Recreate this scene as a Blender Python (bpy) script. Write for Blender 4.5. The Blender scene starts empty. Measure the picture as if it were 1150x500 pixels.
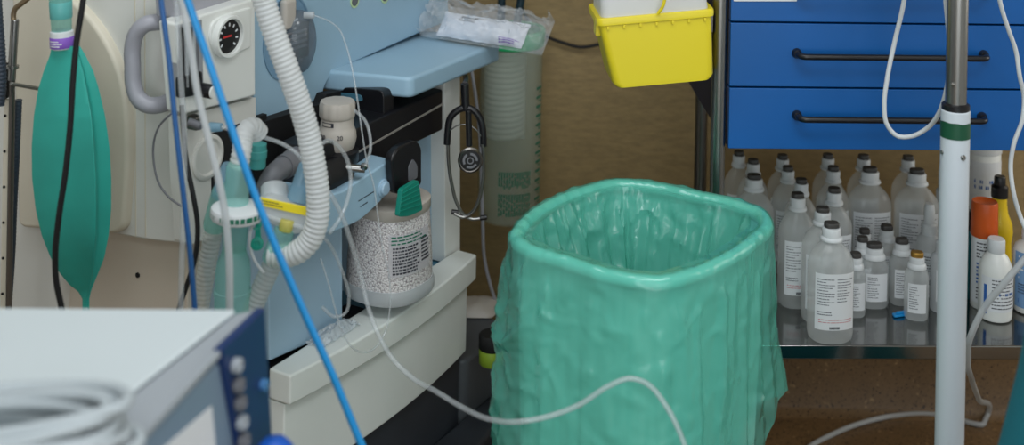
import bpy, bmesh, math, random
from mathutils import Vector as V, Matrix, noise
random.seed(4)
PI = math.pi
SC = bpy.context.scene
COL = SC.collection

# ------------------------------------------------------------------ camera geometry
F, CX, CY, H = 1500.0, 575.0, -320.0, 1.5
RS, RC = math.sin(math.radians(1.1)), math.cos(math.radians(1.1))
O = V((0, 0, H))
def ray(px, py):
    x = (px - CX) / F; y = (py - CY) / F
    return V((x * RC + y * RS, 1.0, -(-x * RS + y * RC)))
def U(px, py, D): return O + ray(px, py) * D
def Uz(px, py, z):
    r = ray(px, py); return O + r * ((z - H) / r.z)
TH = math.radians(60)
u = V((math.cos(TH), math.sin(TH), 0)); n = V((math.sin(TH), -math.cos(TH), 0)); Zv = V((0, 0, 1))
C0 = U(326, 425, 2.0)
def Pf(px, py, d):                      # point on a plane parallel to the machine front
    r = ray(px, py); return O + r * ((n.dot(C0 - O) + d) / n.dot(r))
def Ps(px, py, e):                      # point on a plane parallel to the machine side
    r = ray(px, py); return O + r * ((u.dot(C0 - O) + e) / u.dot(r))
def Lc(a, b, z):                        # machine frame -> world
    p = C0 + u * a + n * b; return V((p.x, p.y, z))

cam = bpy.data.cameras.new('camera'); co = bpy.data.objects.new('camera', cam); COL.objects.link(co)
co.matrix_world = Matrix(((RC, -RS, 0, 0), (0, 0, -1, 0), (RS, RC, 0, H), (0, 0, 0, 1)))
cam.sensor_width = 36; cam.lens = F / 1150 * 36; cam.shift_y = (CY - 250) / 1150; cam.clip_start = .05
cam.dof.use_dof = True; cam.dof.focus_distance = 2.2; cam.dof.aperture_fstop = 2.8
SC.camera = co

# ------------------------------------------------------------------ materials
def lin(c):
    return tuple(((x / 255) / 12.92 if x / 255 <= .04045 else ((x / 255 + .055) / 1.055) ** 2.4) for x in c) + (1,)
def mat(name, c, rough=.5, metal=0, spec=.5, alpha=1, trans=0, noise_amt=0, nscale=20, bump=0, bscale=200, coat=0, emit=None, stretch=None):
    m = bpy.data.materials.new(name); m.use_nodes = True
    nt = m.node_tree; b = nt.nodes['Principled BSDF']
    b.inputs['Base Color'].default_value = lin(c); b.inputs['Roughness'].default_value = rough
    b.inputs['Metallic'].default_value = metal; b.inputs['Specular IOR Level'].default_value = spec
    b.inputs['Alpha'].default_value = alpha; b.inputs['Transmission Weight'].default_value = trans
    b.inputs['Coat Weight'].default_value = coat
    if noise_amt or bump:
        tc = nt.nodes.new('ShaderNodeTexCoord'); mp = nt.nodes.new('ShaderNodeMapping')
        nt.links.new(tc.outputs['Object'], mp.inputs['Vector'])
        if stretch: mp.inputs['Scale'].default_value = stretch
    if noise_amt:
        nz = nt.nodes.new('ShaderNodeTexNoise'); nz.inputs['Scale'].default_value = nscale; nz.inputs['Detail'].default_value = 5
        nt.links.new(mp.outputs['Vector'], nz.inputs['Vector'])
        cr = nt.nodes.new('ShaderNodeValToRGB')
        k = noise_amt
        cr.color_ramp.elements[0].position = .3; cr.color_ramp.elements[1].position = .7
        cr.color_ramp.elements[0].color = lin(tuple(max(0, x * (1 - k)) for x in c))
        cr.color_ramp.elements[1].color = lin(tuple(min(255, x * (1 + k)) for x in c))
        nt.links.new(nz.outputs['Fac'], cr.inputs['Fac']); nt.links.new(cr.outputs['Color'], b.inputs['Base Color'])
    if bump:
        nb = nt.nodes.new('ShaderNodeTexNoise'); nb.inputs['Scale'].default_value = bscale; nb.inputs['Detail'].default_value = 4
        nt.links.new(mp.outputs['Vector'], nb.inputs['Vector'])
        bp = nt.nodes.new('ShaderNodeBump'); bp.inputs['Strength'].default_value = bump; bp.inputs['Distance'].default_value = .01
        nt.links.new(nb.outputs['Fac'], bp.inputs['Height']); nt.links.new(bp.outputs['Normal'], b.inputs['Normal'])
    return m
def film(name, tint, c, fac, rough=.2, transl=.0, bump=0, bscale=60, spec=.5, ridged=False, coat=0):
    """see-through plastic: a mix of a tinted transparent and a plastic surface"""
    m = bpy.data.materials.new(name); m.use_nodes = True; nt = m.node_tree
    b = nt.nodes['Principled BSDF']; out = nt.nodes['Material Output']
    b.inputs['Base Color'].default_value = lin(c); b.inputs['Roughness'].default_value = rough
    b.inputs['Specular IOR Level'].default_value = spec
    b.inputs['Coat Weight'].default_value = coat; b.inputs['Coat Roughness'].default_value = .12
    tr = nt.nodes.new('ShaderNodeBsdfTransparent'); tr.inputs['Color'].default_value = lin(tint)
    mx = nt.nodes.new('ShaderNodeMixShader'); mx.inputs[0].default_value = fac
    surf = b.outputs[0]
    if transl:
        tl = nt.nodes.new('ShaderNodeBsdfTranslucent'); tl.inputs['Color'].default_value = lin(c)
        m2 = nt.nodes.new('ShaderNodeMixShader'); m2.inputs[0].default_value = transl
        nt.links.new(surf, m2.inputs[1]); nt.links.new(tl.outputs[0], m2.inputs[2]); surf = m2.outputs[0]
    nt.links.new(tr.outputs[0], mx.inputs[1]); nt.links.new(surf, mx.inputs[2]); nt.links.new(mx.outputs[0], out.inputs['Surface'])
    if bump:
        tc = nt.nodes.new('ShaderNodeTexCoord')
        nb = nt.nodes.new('ShaderNodeTexNoise'); nb.inputs['Scale'].default_value = bscale; nb.inputs['Detail'].default_value = 3; nb.inputs['Distortion'].default_value = .8
        if ridged: nb.noise_type = 'RIDGED_MULTIFRACTAL'; nb.normalize = True; nb.inputs['Detail'].default_value = 2.5; nb.inputs['Distortion'].default_value = .35
        nt.links.new(tc.outputs['Object'], nb.inputs['Vector'])
        bp = nt.nodes.new('ShaderNodeBump'); bp.inputs['Strength'].default_value = bump; bp.inputs['Distance'].default_value = .012
        nt.links.new(nb.outputs['Fac'], bp.inputs['Height']); nt.links.new(bp.outputs['Normal'], b.inputs['Normal'])
    return m
def speckle_mat(name, base, base2, dark, light):
    m = mat(name, base, rough=.38, noise_amt=.07, nscale=6, bump=.05, bscale=300)
    nt = m.node_tree; b = nt.nodes['Principled BSDF']
    src = b.inputs['Base Color'].links[0].from_socket
    tc = nt.nodes.new('ShaderNodeTexCoord')
    def layer(src, scale, thr, color):
        nz = nt.nodes.new('ShaderNodeTexNoise'); nz.inputs['Scale'].default_value = scale; nz.inputs['Detail'].default_value = 2
        nt.links.new(tc.outputs['Object'], nz.inputs['Vector'])
        cr = nt.nodes.new('ShaderNodeValToRGB'); cr.color_ramp.elements[0].position = thr; cr.color_ramp.elements[1].position = thr + .04
        cr.color_ramp.elements[0].color = (0, 0, 0, 1); cr.color_ramp.elements[1].color = (1, 1, 1, 1)
        nt.links.new(nz.outputs['Fac'], cr.inputs['Fac'])
        mx = nt.nodes.new('ShaderNodeMix'); mx.data_type = 'RGBA'
        nt.links.new(cr.outputs['Color'], mx.inputs[0]); nt.links.new(src, mx.inputs[6]); mx.inputs[7].default_value = lin(color)
        return mx.outputs[2]
    src = layer(src, 230, .605, dark); src = layer(src, 90, .66, light); src = layer(src, 120, .68, dark)
    nt.links.new(src, b.inputs['Base Color'])
    return m
def granule_mat():
    m = mat('soda_lime_granules', (205, 200, 198), rough=.7); nt = m.node_tree; b = nt.nodes['Principled BSDF']
    tc = nt.nodes.new('ShaderNodeTexCoord'); vo = nt.nodes.new('ShaderNodeTexVoronoi'); vo.inputs['Scale'].default_value = 330
    nt.links.new(tc.outputs['Object'], vo.inputs['Vector'])
    cr = nt.nodes.new('ShaderNodeValToRGB')
    e = cr.color_ramp.elements; e[0].position = .38; e[0].color = lin((230, 226, 225)); e[1].position = .95; e[1].color = lin((138, 128, 132))
    nt.links.new(vo.outputs['Distance'], cr.inputs['Fac']); nt.links.new(cr.outputs['Color'], b.inputs['Base Color'])
    bp = nt.nodes.new('ShaderNodeBump'); bp.inputs['Strength'].default_value = .5; bp.inputs['Distance'].default_value = .003; bp.invert = True
    nt.links.new(vo.outputs['Distance'], bp.inputs['Height']); nt.links.new(bp.outputs['Normal'], b.inputs['Normal'])
    b.inputs['Coat Weight'].default_value = .5; b.inputs['Coat Roughness'].default_value = .1
    return m

M = dict(
    wall=mat('brown_wall_vinyl', (146, 124, 84), rough=.62, noise_amt=.07, nscale=110, bump=.10, bscale=140, stretch=(.35, 1, 1)),
    cream=mat('pale_wall_paint', (214, 216, 214), rough=.8),
    ceil=mat('ceiling_white', (225, 225, 222), rough=.9),
    floor=speckle_mat('speckled_floor', (116, 90, 60), None, (36, 27, 22), (150, 122, 84)),
    white=mat('white_enamel', (226, 228, 224), rough=.35),
    offwhite=mat('off_white_plastic', (222, 221, 215), rough=.42, noise_amt=.03, nscale=3),
    creamp=mat('cream_plastic', (218, 210, 192), rough=.5, noise_amt=.03, nscale=3),
    beige=mat('beige_panel', (214, 202, 186), rough=.55),
    basewhite=mat('base_white_plastic', (226, 230, 225), rough=.38, noise_amt=.02, nscale=5),
    lblue=mat('light_blue_plastic', (154, 186, 206), rough=.38, noise_amt=.02, nscale=4),
    lblue2=mat('light_blue_metal_panel', (160, 188, 208), rough=.35, noise_amt=.02, nscale=4),
    tealblue=mat('teal_blue_tray', (70, 118, 138), rough=.4),
    ggrey=mat('grey_handle_plastic', (160, 160, 168), rough=.35),
    midgrey=mat('mid_grey_plastic', (104, 105, 110), rough=.45),
    beigegrey=mat('beige_grey_plastic', (184, 177, 168), rough=.42),
    black=mat('black_plastic', (20, 20, 24), rough=.35),
    matblack=mat('matt_black', (12, 12, 14), rough=.7),
    darkpl=mat('dark_plinth_plastic', (52, 57, 64), rough=.45, noise_amt=.08, nscale=10),
    greypl=mat('grey_platform_plastic', (78, 82, 86), rough=.5, noise_amt=.06, nscale=10),
    steel=mat('brushed_steel', (150, 149, 146), rough=.28, metal=1),
    steel2=mat('dark_steel', (120, 116, 112), rough=.3, metal=1),
    mirror=mat('polished_steel_shelf', (150, 150, 148), rough=.12, metal=1, bump=.02, bscale=30),
    silver=mat('silver_trim', (190, 186, 180), rough=.35, metal=.6),
    dblue=mat('royal_blue_laminate', (0, 88, 160), rough=.38, noise_amt=.03, nscale=5),
    seam=mat('dark_blue_carcass', (4, 18, 50), rough=.6),
    yellow=mat('yellow_bin_plastic', (232, 212, 40), rough=.38),
    yellow2=mat('yellow_bottle_plastic', (240, 205, 30), rough=.35),
    orange=mat('orange_cap_plastic', (214, 92, 28), rough=.4),
    liner=film('green_liner_film', (170, 236, 225), (126, 216, 198), .42, rough=.17, transl=.2, bump=.9, bscale=22, spec=1, coat=1, ridged=True),
    binw=mat('white_bin_plastic', (232, 238, 236), rough=.5),
    clear=film('clear_tubing', (242, 244, 245), (230, 234, 236), .24, rough=.12, spec=1),
    clearw=film('milky_tubing', (236, 238, 240), (230, 234, 236), .6, rough=.3, transl=.3),
    clearfilm=film('clear_wrapper_film', (250, 251, 252), (244, 247, 250), .2, rough=.1, bump=.9, bscale=45, spec=1),
    bottle=film('frosted_bottle_plastic', (250, 252, 252), (248, 250, 250), .38, rough=.16, transl=.5, spec=.8),
    bottlew=film('milky_bottle_plastic', (240, 243, 245), (232, 236, 238), .66, rough=.3, transl=.3),
    cyl=film('clear_cylinder_plastic', (246, 247, 242), (206, 216, 204), .19, rough=.15),
    tealc=film('teal_clear_plastic', (214, 244, 240), (190, 234, 228), .32, rough=.18, transl=.4),
    bluec=film('pale_blue_clear_plastic', (196, 222, 236), (168, 206, 226), .6, rough=.25, transl=.3),
    hosew=film('white_corrugated_plastic', (240, 242, 244), (240, 242, 242), .8, rough=.35, transl=.35),
    hosec=film('clear_corrugated_plastic', (246, 247, 246), (238, 238, 234), .4, rough=.25, transl=.4),
    bag=mat('green_rubber', (44, 164, 150), rough=.5, noise_amt=.05, nscale=12),
    greencap=mat('teal_green_clip', (18, 130, 112), rough=.4),
    green=mat('bright_green_plastic', (28, 158, 96), rough=.4),
    tapeg=mat('dark_green_tape', (14, 78, 52), rough=.5),
    purple=mat('purple_band', (134, 88, 190), rough=.5),
    cyan=mat('cyan_blue_tubing', (24, 140, 206), rough=.3),
    navyt=mat('dark_blue_tubing', (40, 92, 150), rough=.35),
    cablewhite=mat('white_cable', (208, 212, 214), rough=.45),
    cablegrey=mat('grey_cable', (172, 180, 184), rough=.45),
    lead=mat('grey_white_lead', (170, 178, 182), rough=.5),
    navy=mat('navy_panel', (14, 44, 92), rough=.4),
    devwhite=mat('device_white_top', (198, 207, 210), rough=.4),
    devgrey=mat('device_grey_side', (152, 158, 164), rough=.45),
    devblue=mat('device_blue_grey_side', (118, 138, 156), rough=.45),
    paper=mat('white_label_paper', (220, 223, 226), rough=.6),
    packet=mat('white_packet_paper', (226, 228, 236), rough=.6),
    ink=mat('dark_print', (52, 54, 62), rough=.6),
    inkgrey=mat('grey_print', (104, 107, 114), rough=.6),
    inkred=mat('red_print', (190, 70, 80), rough=.6),
    inkblue=mat('blue_print', (40, 96, 170), rough=.6),
    inkgreen=mat('green_print', (20, 110, 84), rough=.6),
    capdark=mat('dark_grey_rubber', (64, 62, 60), rough=.55),
    gold=mat('gold_seal', (170, 130, 60), rough=.35, metal=.7),
    capwhite=mat('white_cap_plastic', (214, 218, 220), rough=.4),
    red=mat('red_needle', (200, 50, 50), rough=.5),
    gran=granule_mat(),
    yellowl=mat('yellow_label', (236, 216, 40), rough=.5),
    teald=mat('teal_fabric', (10, 110, 125), rough=.85, bump=.2, bscale=300),
    lime=mat('lime_green_plastic', (140, 168, 50), rough=.45),
    smoke=film('smoky_sensor_dome', (200, 206, 212), (150, 162, 172), .35, rough=.12, spec=1),
    lblue3=mat('blue_label', (120, 160, 205), rough=.5),
    tealb=mat('dark_teal_plastic', (20, 96, 104), rough=.4),
    blueblob=mat('bright_blue_plastic', (20, 84, 178), rough=.4),
    sharps_top=film('milky_lid_plastic', (236, 238, 240), (234, 236, 240), .8, rough=.35, transl=.2),
)

# ------------------------------------------------------------------ mesh helpers
WP = {}
def link(o, parent):
    COL.objects.link(o)
    if parent is not None: o.parent = parent
def tag(o, label=None, cat=None, group=None, kind=None):
    if label: o['label'] = label
    if cat: o['category'] = cat
    if group: o['group'] = group
    if kind: o['kind'] = kind
    return o
def thing(name, label, cat, loc, group=None):
    o = bpy.data.objects.new(name, None); COL.objects.link(o); o.empty_display_size = .05
    o.location = loc; WP[o.name] = V(loc)
    return tag(o, label, cat, group)
def mobj(name, verts, faces, m, parent=None, smooth=True, bevel=0, seg=2, recalc=True, solid=0):
    me = bpy.data.meshes.new(name)
    if parent is not None: org = WP[parent.name]
    else:
        org = V((sum(v[0] for v in verts) / len(verts), sum(v[1] for v in verts) / len(verts), min(v[2] for v in verts)))
    me.from_pydata([V(v) - org for v in verts], [], faces)
    if recalc:
        bm = bmesh.new(); bm.from_mesh(me); bmesh.ops.recalc_face_normals(bm, faces=bm.faces); bm.to_mesh(me); bm.free()
    me.materials.append(m)
    o = bpy.data.objects.new(name, me); link(o, parent)
    if parent is None: o.location = org
    WP[o.name] = org
    if smooth:
        for p in me.polygons: p.use_smooth = True
    if bevel:
        b = o.modifiers.new('bevel', 'BEVEL'); b.width = bevel; b.segments = seg; b.limit_method = 'ANGLE'; b.angle_limit = math.radians(35)
        if smooth: o.modifiers.new('wn', 'WEIGHTED_NORMAL')
    elif smooth:
        try: me.set_sharp_from_angle(angle=math.radians(40))
        except Exception: pass
    if solid:
        s_ = o.modifiers.new('solid', 'SOLIDIFY'); s_.thickness = solid; s_.offset = 0
    return o
def rp(pts, r, k=4):
    """round the corners of a 2D polygon"""
    out = []; N = len(pts)
    for i in range(N):
        a, b, c = (V(pts[i - 1]), V(pts[i]), V(pts[(i + 1) % N]))
        ri = r[i] if isinstance(r, (list, tuple)) else r
        if ri <= 0: out.append(tuple(b)); continue
        la, lc = (a - b).length, (c - b).length
        p = b + (a - b) * min(.48, ri / la); q = b + (c - b) * min(.48, ri / lc)
        for j in range(k + 1):
            t = j / k; x = p * (1 - t) ** 2 + b * 2 * t * (1 - t) + q * t * t; out.append(tuple(x))
    return out
def slab(name, pts, ext, m, parent=None, bevel=.002, seg=2, smooth=True):
    N = len(pts); vs = [V(p) for p in pts] + [V(p) + V(ext) for p in pts]
    fs = [tuple(range(N)), tuple(range(2 * N - 1, N - 1, -1))] + [(i, (i + 1) % N, N + (i + 1) % N, N + i) for i in range(N)]
    return mobj(name, vs, fs, m, parent, smooth, bevel, seg)
def fslab(name, px, d, depth, m, parent, bevel=.002, r=0, seg=2):
    if r: px = rp(px, r)
    return slab(name, [Pf(x, y, d) for x, y in px], -n * depth, m, parent, bevel, seg)
def sslab(name, px, e, depth, m, parent, bevel=.002, r=0, seg=2):
    if r: px = rp(px, r)
    return slab(name, [Ps(x, y, e) for x, y in px], u * depth, m, parent, bevel, seg)
def box(name, o0, ax, ay, az, m, parent=None, bevel=.002, seg=2, smooth=True):
    o0, ax, ay, az = V(o0), V(ax), V(ay), V(az)
    return slab(name, [o0, o0 + ax, o0 + ax + ay, o0 + ay], az, m, parent, bevel, seg, smooth)
def cat_rom(pts, step, cyclic=False):
    P = [V(p) for p in pts]; N = len(P); dense = []
    segs = N if cyclic else N - 1
    for i in range(segs):
        p1, p2 = P[i], P[(i + 1) % N]
        p0 = P[i - 1] if (cyclic or i > 0) else p1 * 2 - p2
        p3 = P[(i + 2) % N] if (cyclic or i + 2 < N) else p2 * 2 - p1
        # centripetal-ish: tame tangents on uneven spacing
        d1 = (p1 - p0).length or 1e-6; d2 = (p2 - p1).length or 1e-6; d3 = (p3 - p2).length or 1e-6
        m1 = ((p1 - p0) / d1 - (p2 - p0) / (d1 + d2) + (p2 - p1) / d2) * d2
        m2 = ((p2 - p1) / d2 - (p3 - p1) / (d2 + d3) + (p3 - p2) / d3) * d2
        for j in range(24):
            t = j / 24; t2 = t * t; t3 = t2 * t
            dense.append(p1 * (2 * t3 - 3 * t2 + 1) + m1 * (t3 - 2 * t2 + t) + p2 * (-2 * t3 + 3 * t2) + m2 * (t3 - t2))
    dense.append(P[0] if cyclic else P[-1])
    L = [0]
    for i in range(1, len(dense)): L.append(L[-1] + (dense[i] - dense[i - 1]).length)
    n_ = max(3, int(round(L[-1] / step))); out = []; k = 0
    for i in range(n_ + (0 if cyclic else 1)):
        t = L[-1] * i / n_
        while k < len(L) - 2 and L[k + 1] < t: k += 1
        f = (t - L[k]) / ((L[k + 1] - L[k]) or 1e-9)
        out.append(dense[k].lerp(dense[k + 1], min(1, max(0, f))))
    return out
def tube_geo(pts, r, step=.008, res=10, cyclic=False, caps=True):
    P = cat_rom(pts, step, cyclic); N = len(P); vs = []; fs = []
    T = [(P[(i + 1) % N] - P[i - 1] if cyclic else P[min(i + 1, N - 1)] - P[max(i - 1, 0)]).normalized() for i in range(N)]
    a = T[0].orthogonal().normalized()
    for i in range(N):
        a = (a - T[i] * a.dot(T[i])).normalized(); b = T[i].cross(a)
        ri = r(i, i / (N - 1)) if callable(r) else r
        for j in range(res):
            w = 2 * PI * j / res; vs.append(P[i] + (a * math.cos(w) + b * math.sin(w)) * ri)
    for i in range(N if cyclic else N - 1):
        for j in range(res):
            k = (i + 1) % N; fs.append((i * res + j, i * res + (j + 1) % res, k * res + (j + 1) % res, k * res + j))
    if caps and not cyclic: fs += [tuple(range(res - 1, -1, -1)), tuple((N - 1) * res + j for j in range(res))]
    return vs, fs
def tube(name, pts, r, m, parent=None, step=.008, res=10, cyclic=False, caps=True):
    vs, fs = tube_geo(pts, r, step, res, cyclic, caps)
    return mobj(name, vs, fs, m, parent, recalc=not cyclic or True)
def hose(name, pts, r, m, parent=None, pitch=.0062, depth=.085, res=18):
    pat = (1, 1, 1 - depth, 1 - depth)
    return tube(name, pts, lambda i, t: r * pat[i % 4], m, parent, step=pitch / 4, res=res)
def lathe(name, prof, base, axis, m, parent=None, seg=32, sx=1, sy=1, xdir=None, flute=None, p=2.0, caps=True):
    base = V(base); axis = V(axis).normalized()
    X = V(xdir) if xdir else axis.orthogonal(); X = (X - axis * X.dot(axis)).normalized(); Y = axis.cross(X)
    vs = []; fs = []
    for k, (r, z) in enumerate(prof):
        for j in range(seg):
            w = 2 * PI * j / seg; rr = r * (flute(k, j) if flute else 1)
            cx, cy = math.cos(w), math.sin(w)
            if p != 2: q = (abs(cx) ** p + abs(cy) ** p) ** (-1 / p); cx *= q; cy *= q
            vs.append(base + axis * z + (X * cx * sx + Y * cy * sy) * rr)
    for k in range(len(prof) - 1):
        for j in range(seg): fs.append((k * seg + j, k * seg + (j + 1) % seg, (k + 1) * seg + (j + 1) % seg, (k + 1) * seg + j))
    if caps and prof[0][0] > 0: fs.append(tuple(range(seg - 1, -1, -1)))
    if caps and prof[-1][0] > 0: fs.append(tuple((len(prof) - 1) * seg + j for j in range(seg)))
    return mobj(name, vs, fs, m, parent)
def rod(name, a, b, r, m, parent=None, seg=20, r2=None):
    a, b = V(a), V(b); L = (b - a).length; r2 = r if r2 is None else r2; c = min(r, r2) * .12
    return lathe(name, [(r - c, 0), (r, c), (r2, L - c), (r2 - c, L)], a, b - a, m, parent, seg)
def prints(name, f, rows, m, parent, seed=0, fill=.6, s0=0, s1=1, t0=0, t1=1, lh=.45, words=(.05, .16)):
    """rows of small illegible words laid on a surface f(s,t) -> point"""
    rnd = random.Random(seed); vs = []; fs = []
    for i in range(rows):
        ta = t0 + (t1 - t0) * (i + .25) / rows; tb = ta + (t1 - t0) / rows * lh
        s = s0; end = s0 + (s1 - s0) * rnd.uniform(fill, 1)
        while s < end:
            w = rnd.uniform(*words) * (s1 - s0); e = min(s + w, s1); k = len(vs)
            vs += [f(s, ta), f(e, ta), f(e, tb), f(s, tb)]; fs.append((k, k + 1, k + 2, k + 3)); s = e + .025 * (s1 - s0)
    return mobj(name, vs, fs, m, parent, smooth=False, recalc=False)
def patch(name, f, m, parent, ns=12, nt=4, th=0):
    vs = [f(i / ns, j / nt) for j in range(nt + 1) for i in range(ns + 1)]; W = ns + 1
    fs = [(j * W + i, j * W + i + 1, (j + 1) * W + i + 1, (j + 1) * W + i) for j in range(nt) for i in range(ns)]
    return mobj(name, vs, fs, m, parent, solid=th)
def text(name, s, size, pos, xd, yd, m, parent, ext=.0004):
    cu = bpy.data.curves.new(name, 'FONT'); cu.body = s; cu.size = size; cu.extrude = ext; cu.align_x = 'CENTER'; cu.align_y = 'CENTER'
    t = bpy.data.objects.new('tmp', cu); COL.objects.link(t)
    me = bpy.data.meshes.new_from_object(t.evaluated_get(bpy.context.evaluated_depsgraph_get()))
    bpy.data.objects.remove(t)
    X = V(xd).normalized(); Y = V(yd).normalized(); Zd = X.cross(Y)
    me.transform(Matrix(((X.x, Y.x, Zd.x, pos.x), (X.y, Y.y, Zd.y, pos.y), (X.z, Y.z, Zd.z, pos.z), (0, 0, 0, 1))))
    me.transform(Matrix.Translation(-WP[parent.name])); me.materials.append(m)
    o = bpy.data.objects.new(name, me); link(o, parent); WP[o.name] = WP[parent.name]
    return o
def copy_tree(o, parent=None):
    c = o.copy(); COL.objects.link(c); c.parent = parent
    for ch in list(o.children): copy_tree(ch, c)
    return c

# ------------------------------------------------------------------ the room
WY = 2.9
def struct(name, o0, ax, ay, az, m):
    return tag(box(name, o0, ax, ay, az, m, None, bevel=0, smooth=False), kind='structure')
struct('floor', (-2.2, -1.8, -.05), (4.4, 0, 0), (0, 4.8, 0), (0, 0, .05), M['floor'])
struct('wall_back', (-2.2, WY, 0), (4.4, 0, 0), (0, .1, 0), (0, 0, 2.8), M['wall'])
struct('wall_left', (-2.3, -1.8, 0), (.1, 0, 0), (0, 4.8, 0), (0, 0, 2.8), M['cream'])
struct('wall_right', (2.2, -1.8, 0), (.1, 0, 0), (0, 4.8, 0), (0, 0, 2.8), M['cream'])
struct('wall_front', (-2.2, -1.9, 0), (4.4, 0, 0), (0, .1, 0), (0, 0, 2.8), M['cream'])
struct('ceiling', (-2.3, -1.9, 2.8), (4.6, 0, 0), (0, 4.9, 0), (0, 0, .05), M['ceil'])
# the floor vinyl turns up the wall as a cove
cv = [V((-2.2, WY, 0)), V((-2.2, WY - .03, .0)), V((-2.2, WY - .014, .006)), V((-2.2, WY - .006, .018)), V((-2.2, WY - .004, .13)), V((-2.2, WY, .13))]
tag(slab('baseboard_back', cv, (4.4, 0, 0), M['floor'], None, bevel=0), kind='structure')

# ------------------------------------------------------------------ drawer trolley
YA = math.radians(2)
tx = V((math.cos(YA), math.sin(YA), 0)); ty = V((-math.sin(YA), math.cos(YA), 0))
T0 = U(818, 168, 2.25)
TB = T0.z
def Pt(px, py, off=0):
    nn = -ty; r = ray(px, py); return O + r * ((nn.dot(T0 - O) + off) / nn.dot(r))
SZ = Pt(960, 387).z                       # shelf surface height
TW, TD = .565, .46
tro = thing('drawer_trolley', 'royal blue drawer trolley with black bar handles above a steel shelf', 'trolley', (T0.x + .3, T0.y + .2, 0))
box('cabinet_body', T0 + ty * .018 + V((0, 0, .001)), tx * TW, ty * (TD - .02), V((0, 0, .36)), M['seam'], tro)
box('cabinet_top', T0 + V((-.01, -.005, .362)), tx * (TW + .02), ty * TD, V((0, 0, .018)), M['white'], tro)
zs_ = [TB, Pt(900, 98).z - .001, Pt(900, 25).z - .001, TB + .355]
for k in range(3):
    z0, z1 = zs_[k] + .0016, zs_[k + 1] - .0016
    q = T0.copy(); q.z = z0
    dr = box('drawer', q, tx * TW, ty * .018, V((0, 0, z1 - z0)), M['dblue'], tro, bevel=.0012)
    if k < 2: hy = 66 + 70.5 * (1 - k); pa, pb = Pt(899, hy - 2, .026), Pt(1111 - 2 * (1 - k), hy, .026)
    else: pa, pb = Pt(899, -9, .026), Pt(1111, -7, .026)
    e = (pb - pa).normalized()
    tube('handle', [pa + ty * .026, pa + ty * .012, pa + e * .003 + ty * .004, pa + e * .009 + ty * .0004, pa + e * .016, pa + e * .03, pa.lerp(pb, .3), pa.lerp(pb, .5), pa.lerp(pb, .7), pb - e * .03, pb - e * .016, pb - e * .009 + ty * .0004, pb - e * .003 + ty * .004, pb + ty * .012, pb + ty * .026], .0052, M['black'], dr, step=.0025, res=12)
    for pp in (pa, pb): lathe('handle_boss', [(.0085, 0), (.0085, .004), (.0065, .01)], pp + ty * .026, -ty, M['black'], dr, 16)
    if k == 2:
        lb = slab('label_holder', [Pt(x, y, .0015) for x, y in [(824, -40), (895, -40), (895, 1.5), (824, 1.5)]], ty * .001, M['paper'], dr, bevel=0)
        a0, a1, a2 = Pt(828, -36, .0019), Pt(890, -36, .0019), Pt(828, -1, .0019)
        prints('label_print', lambda s_, t: a0 + (a1 - a0) * s_ + (a2 - a0) * t, 5, M['ink'], dr, 3)
# posts
PR = .0125
postxy = [T0 + tx * -.016 + ty * .012, T0 + tx * (TW + .016) + ty * .012, T0 + tx * .03 + ty * (TD - .04), T0 + tx * (TW + .016) + ty * (TD - .02)]
for k, p in enumerate(postxy):
    rod('post', (p.x, p.y, .085 if k != 3 else SZ - .03), (p.x, p.y, TB + .4), PR, M['steel'] if k < 2 else M['steel2'], tro, 24)
    if k == 3: continue
    cw = V((p.x, p.y, .032))
    lathe('castor', [(.012, -.012), (.03, -.012), (.032, -.008), (.032, .008), (.03, .012), (.012, .012)], cw, tx, M['matblack'], tro, 24)
    box('castor_fork', V((p.x - .017, p.y - .012, .03)), (.034, 0, 0), (0, .024, 0), (0, 0, .056), M['steel'], tro, .003)
# lower shelf
S0 = V((T0.x, T0.y, SZ)) - ty * .004
sh = box('shelf', S0 - tx * .006 + V((0, 0, -.024)), tx * (TW + .012), ty * (TD + .0), V((0, 0, .024)), M['mirror'], tro, bevel=.0025, seg=3)
q = T0 + tx * (TW * .5) + ty * .2

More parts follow.
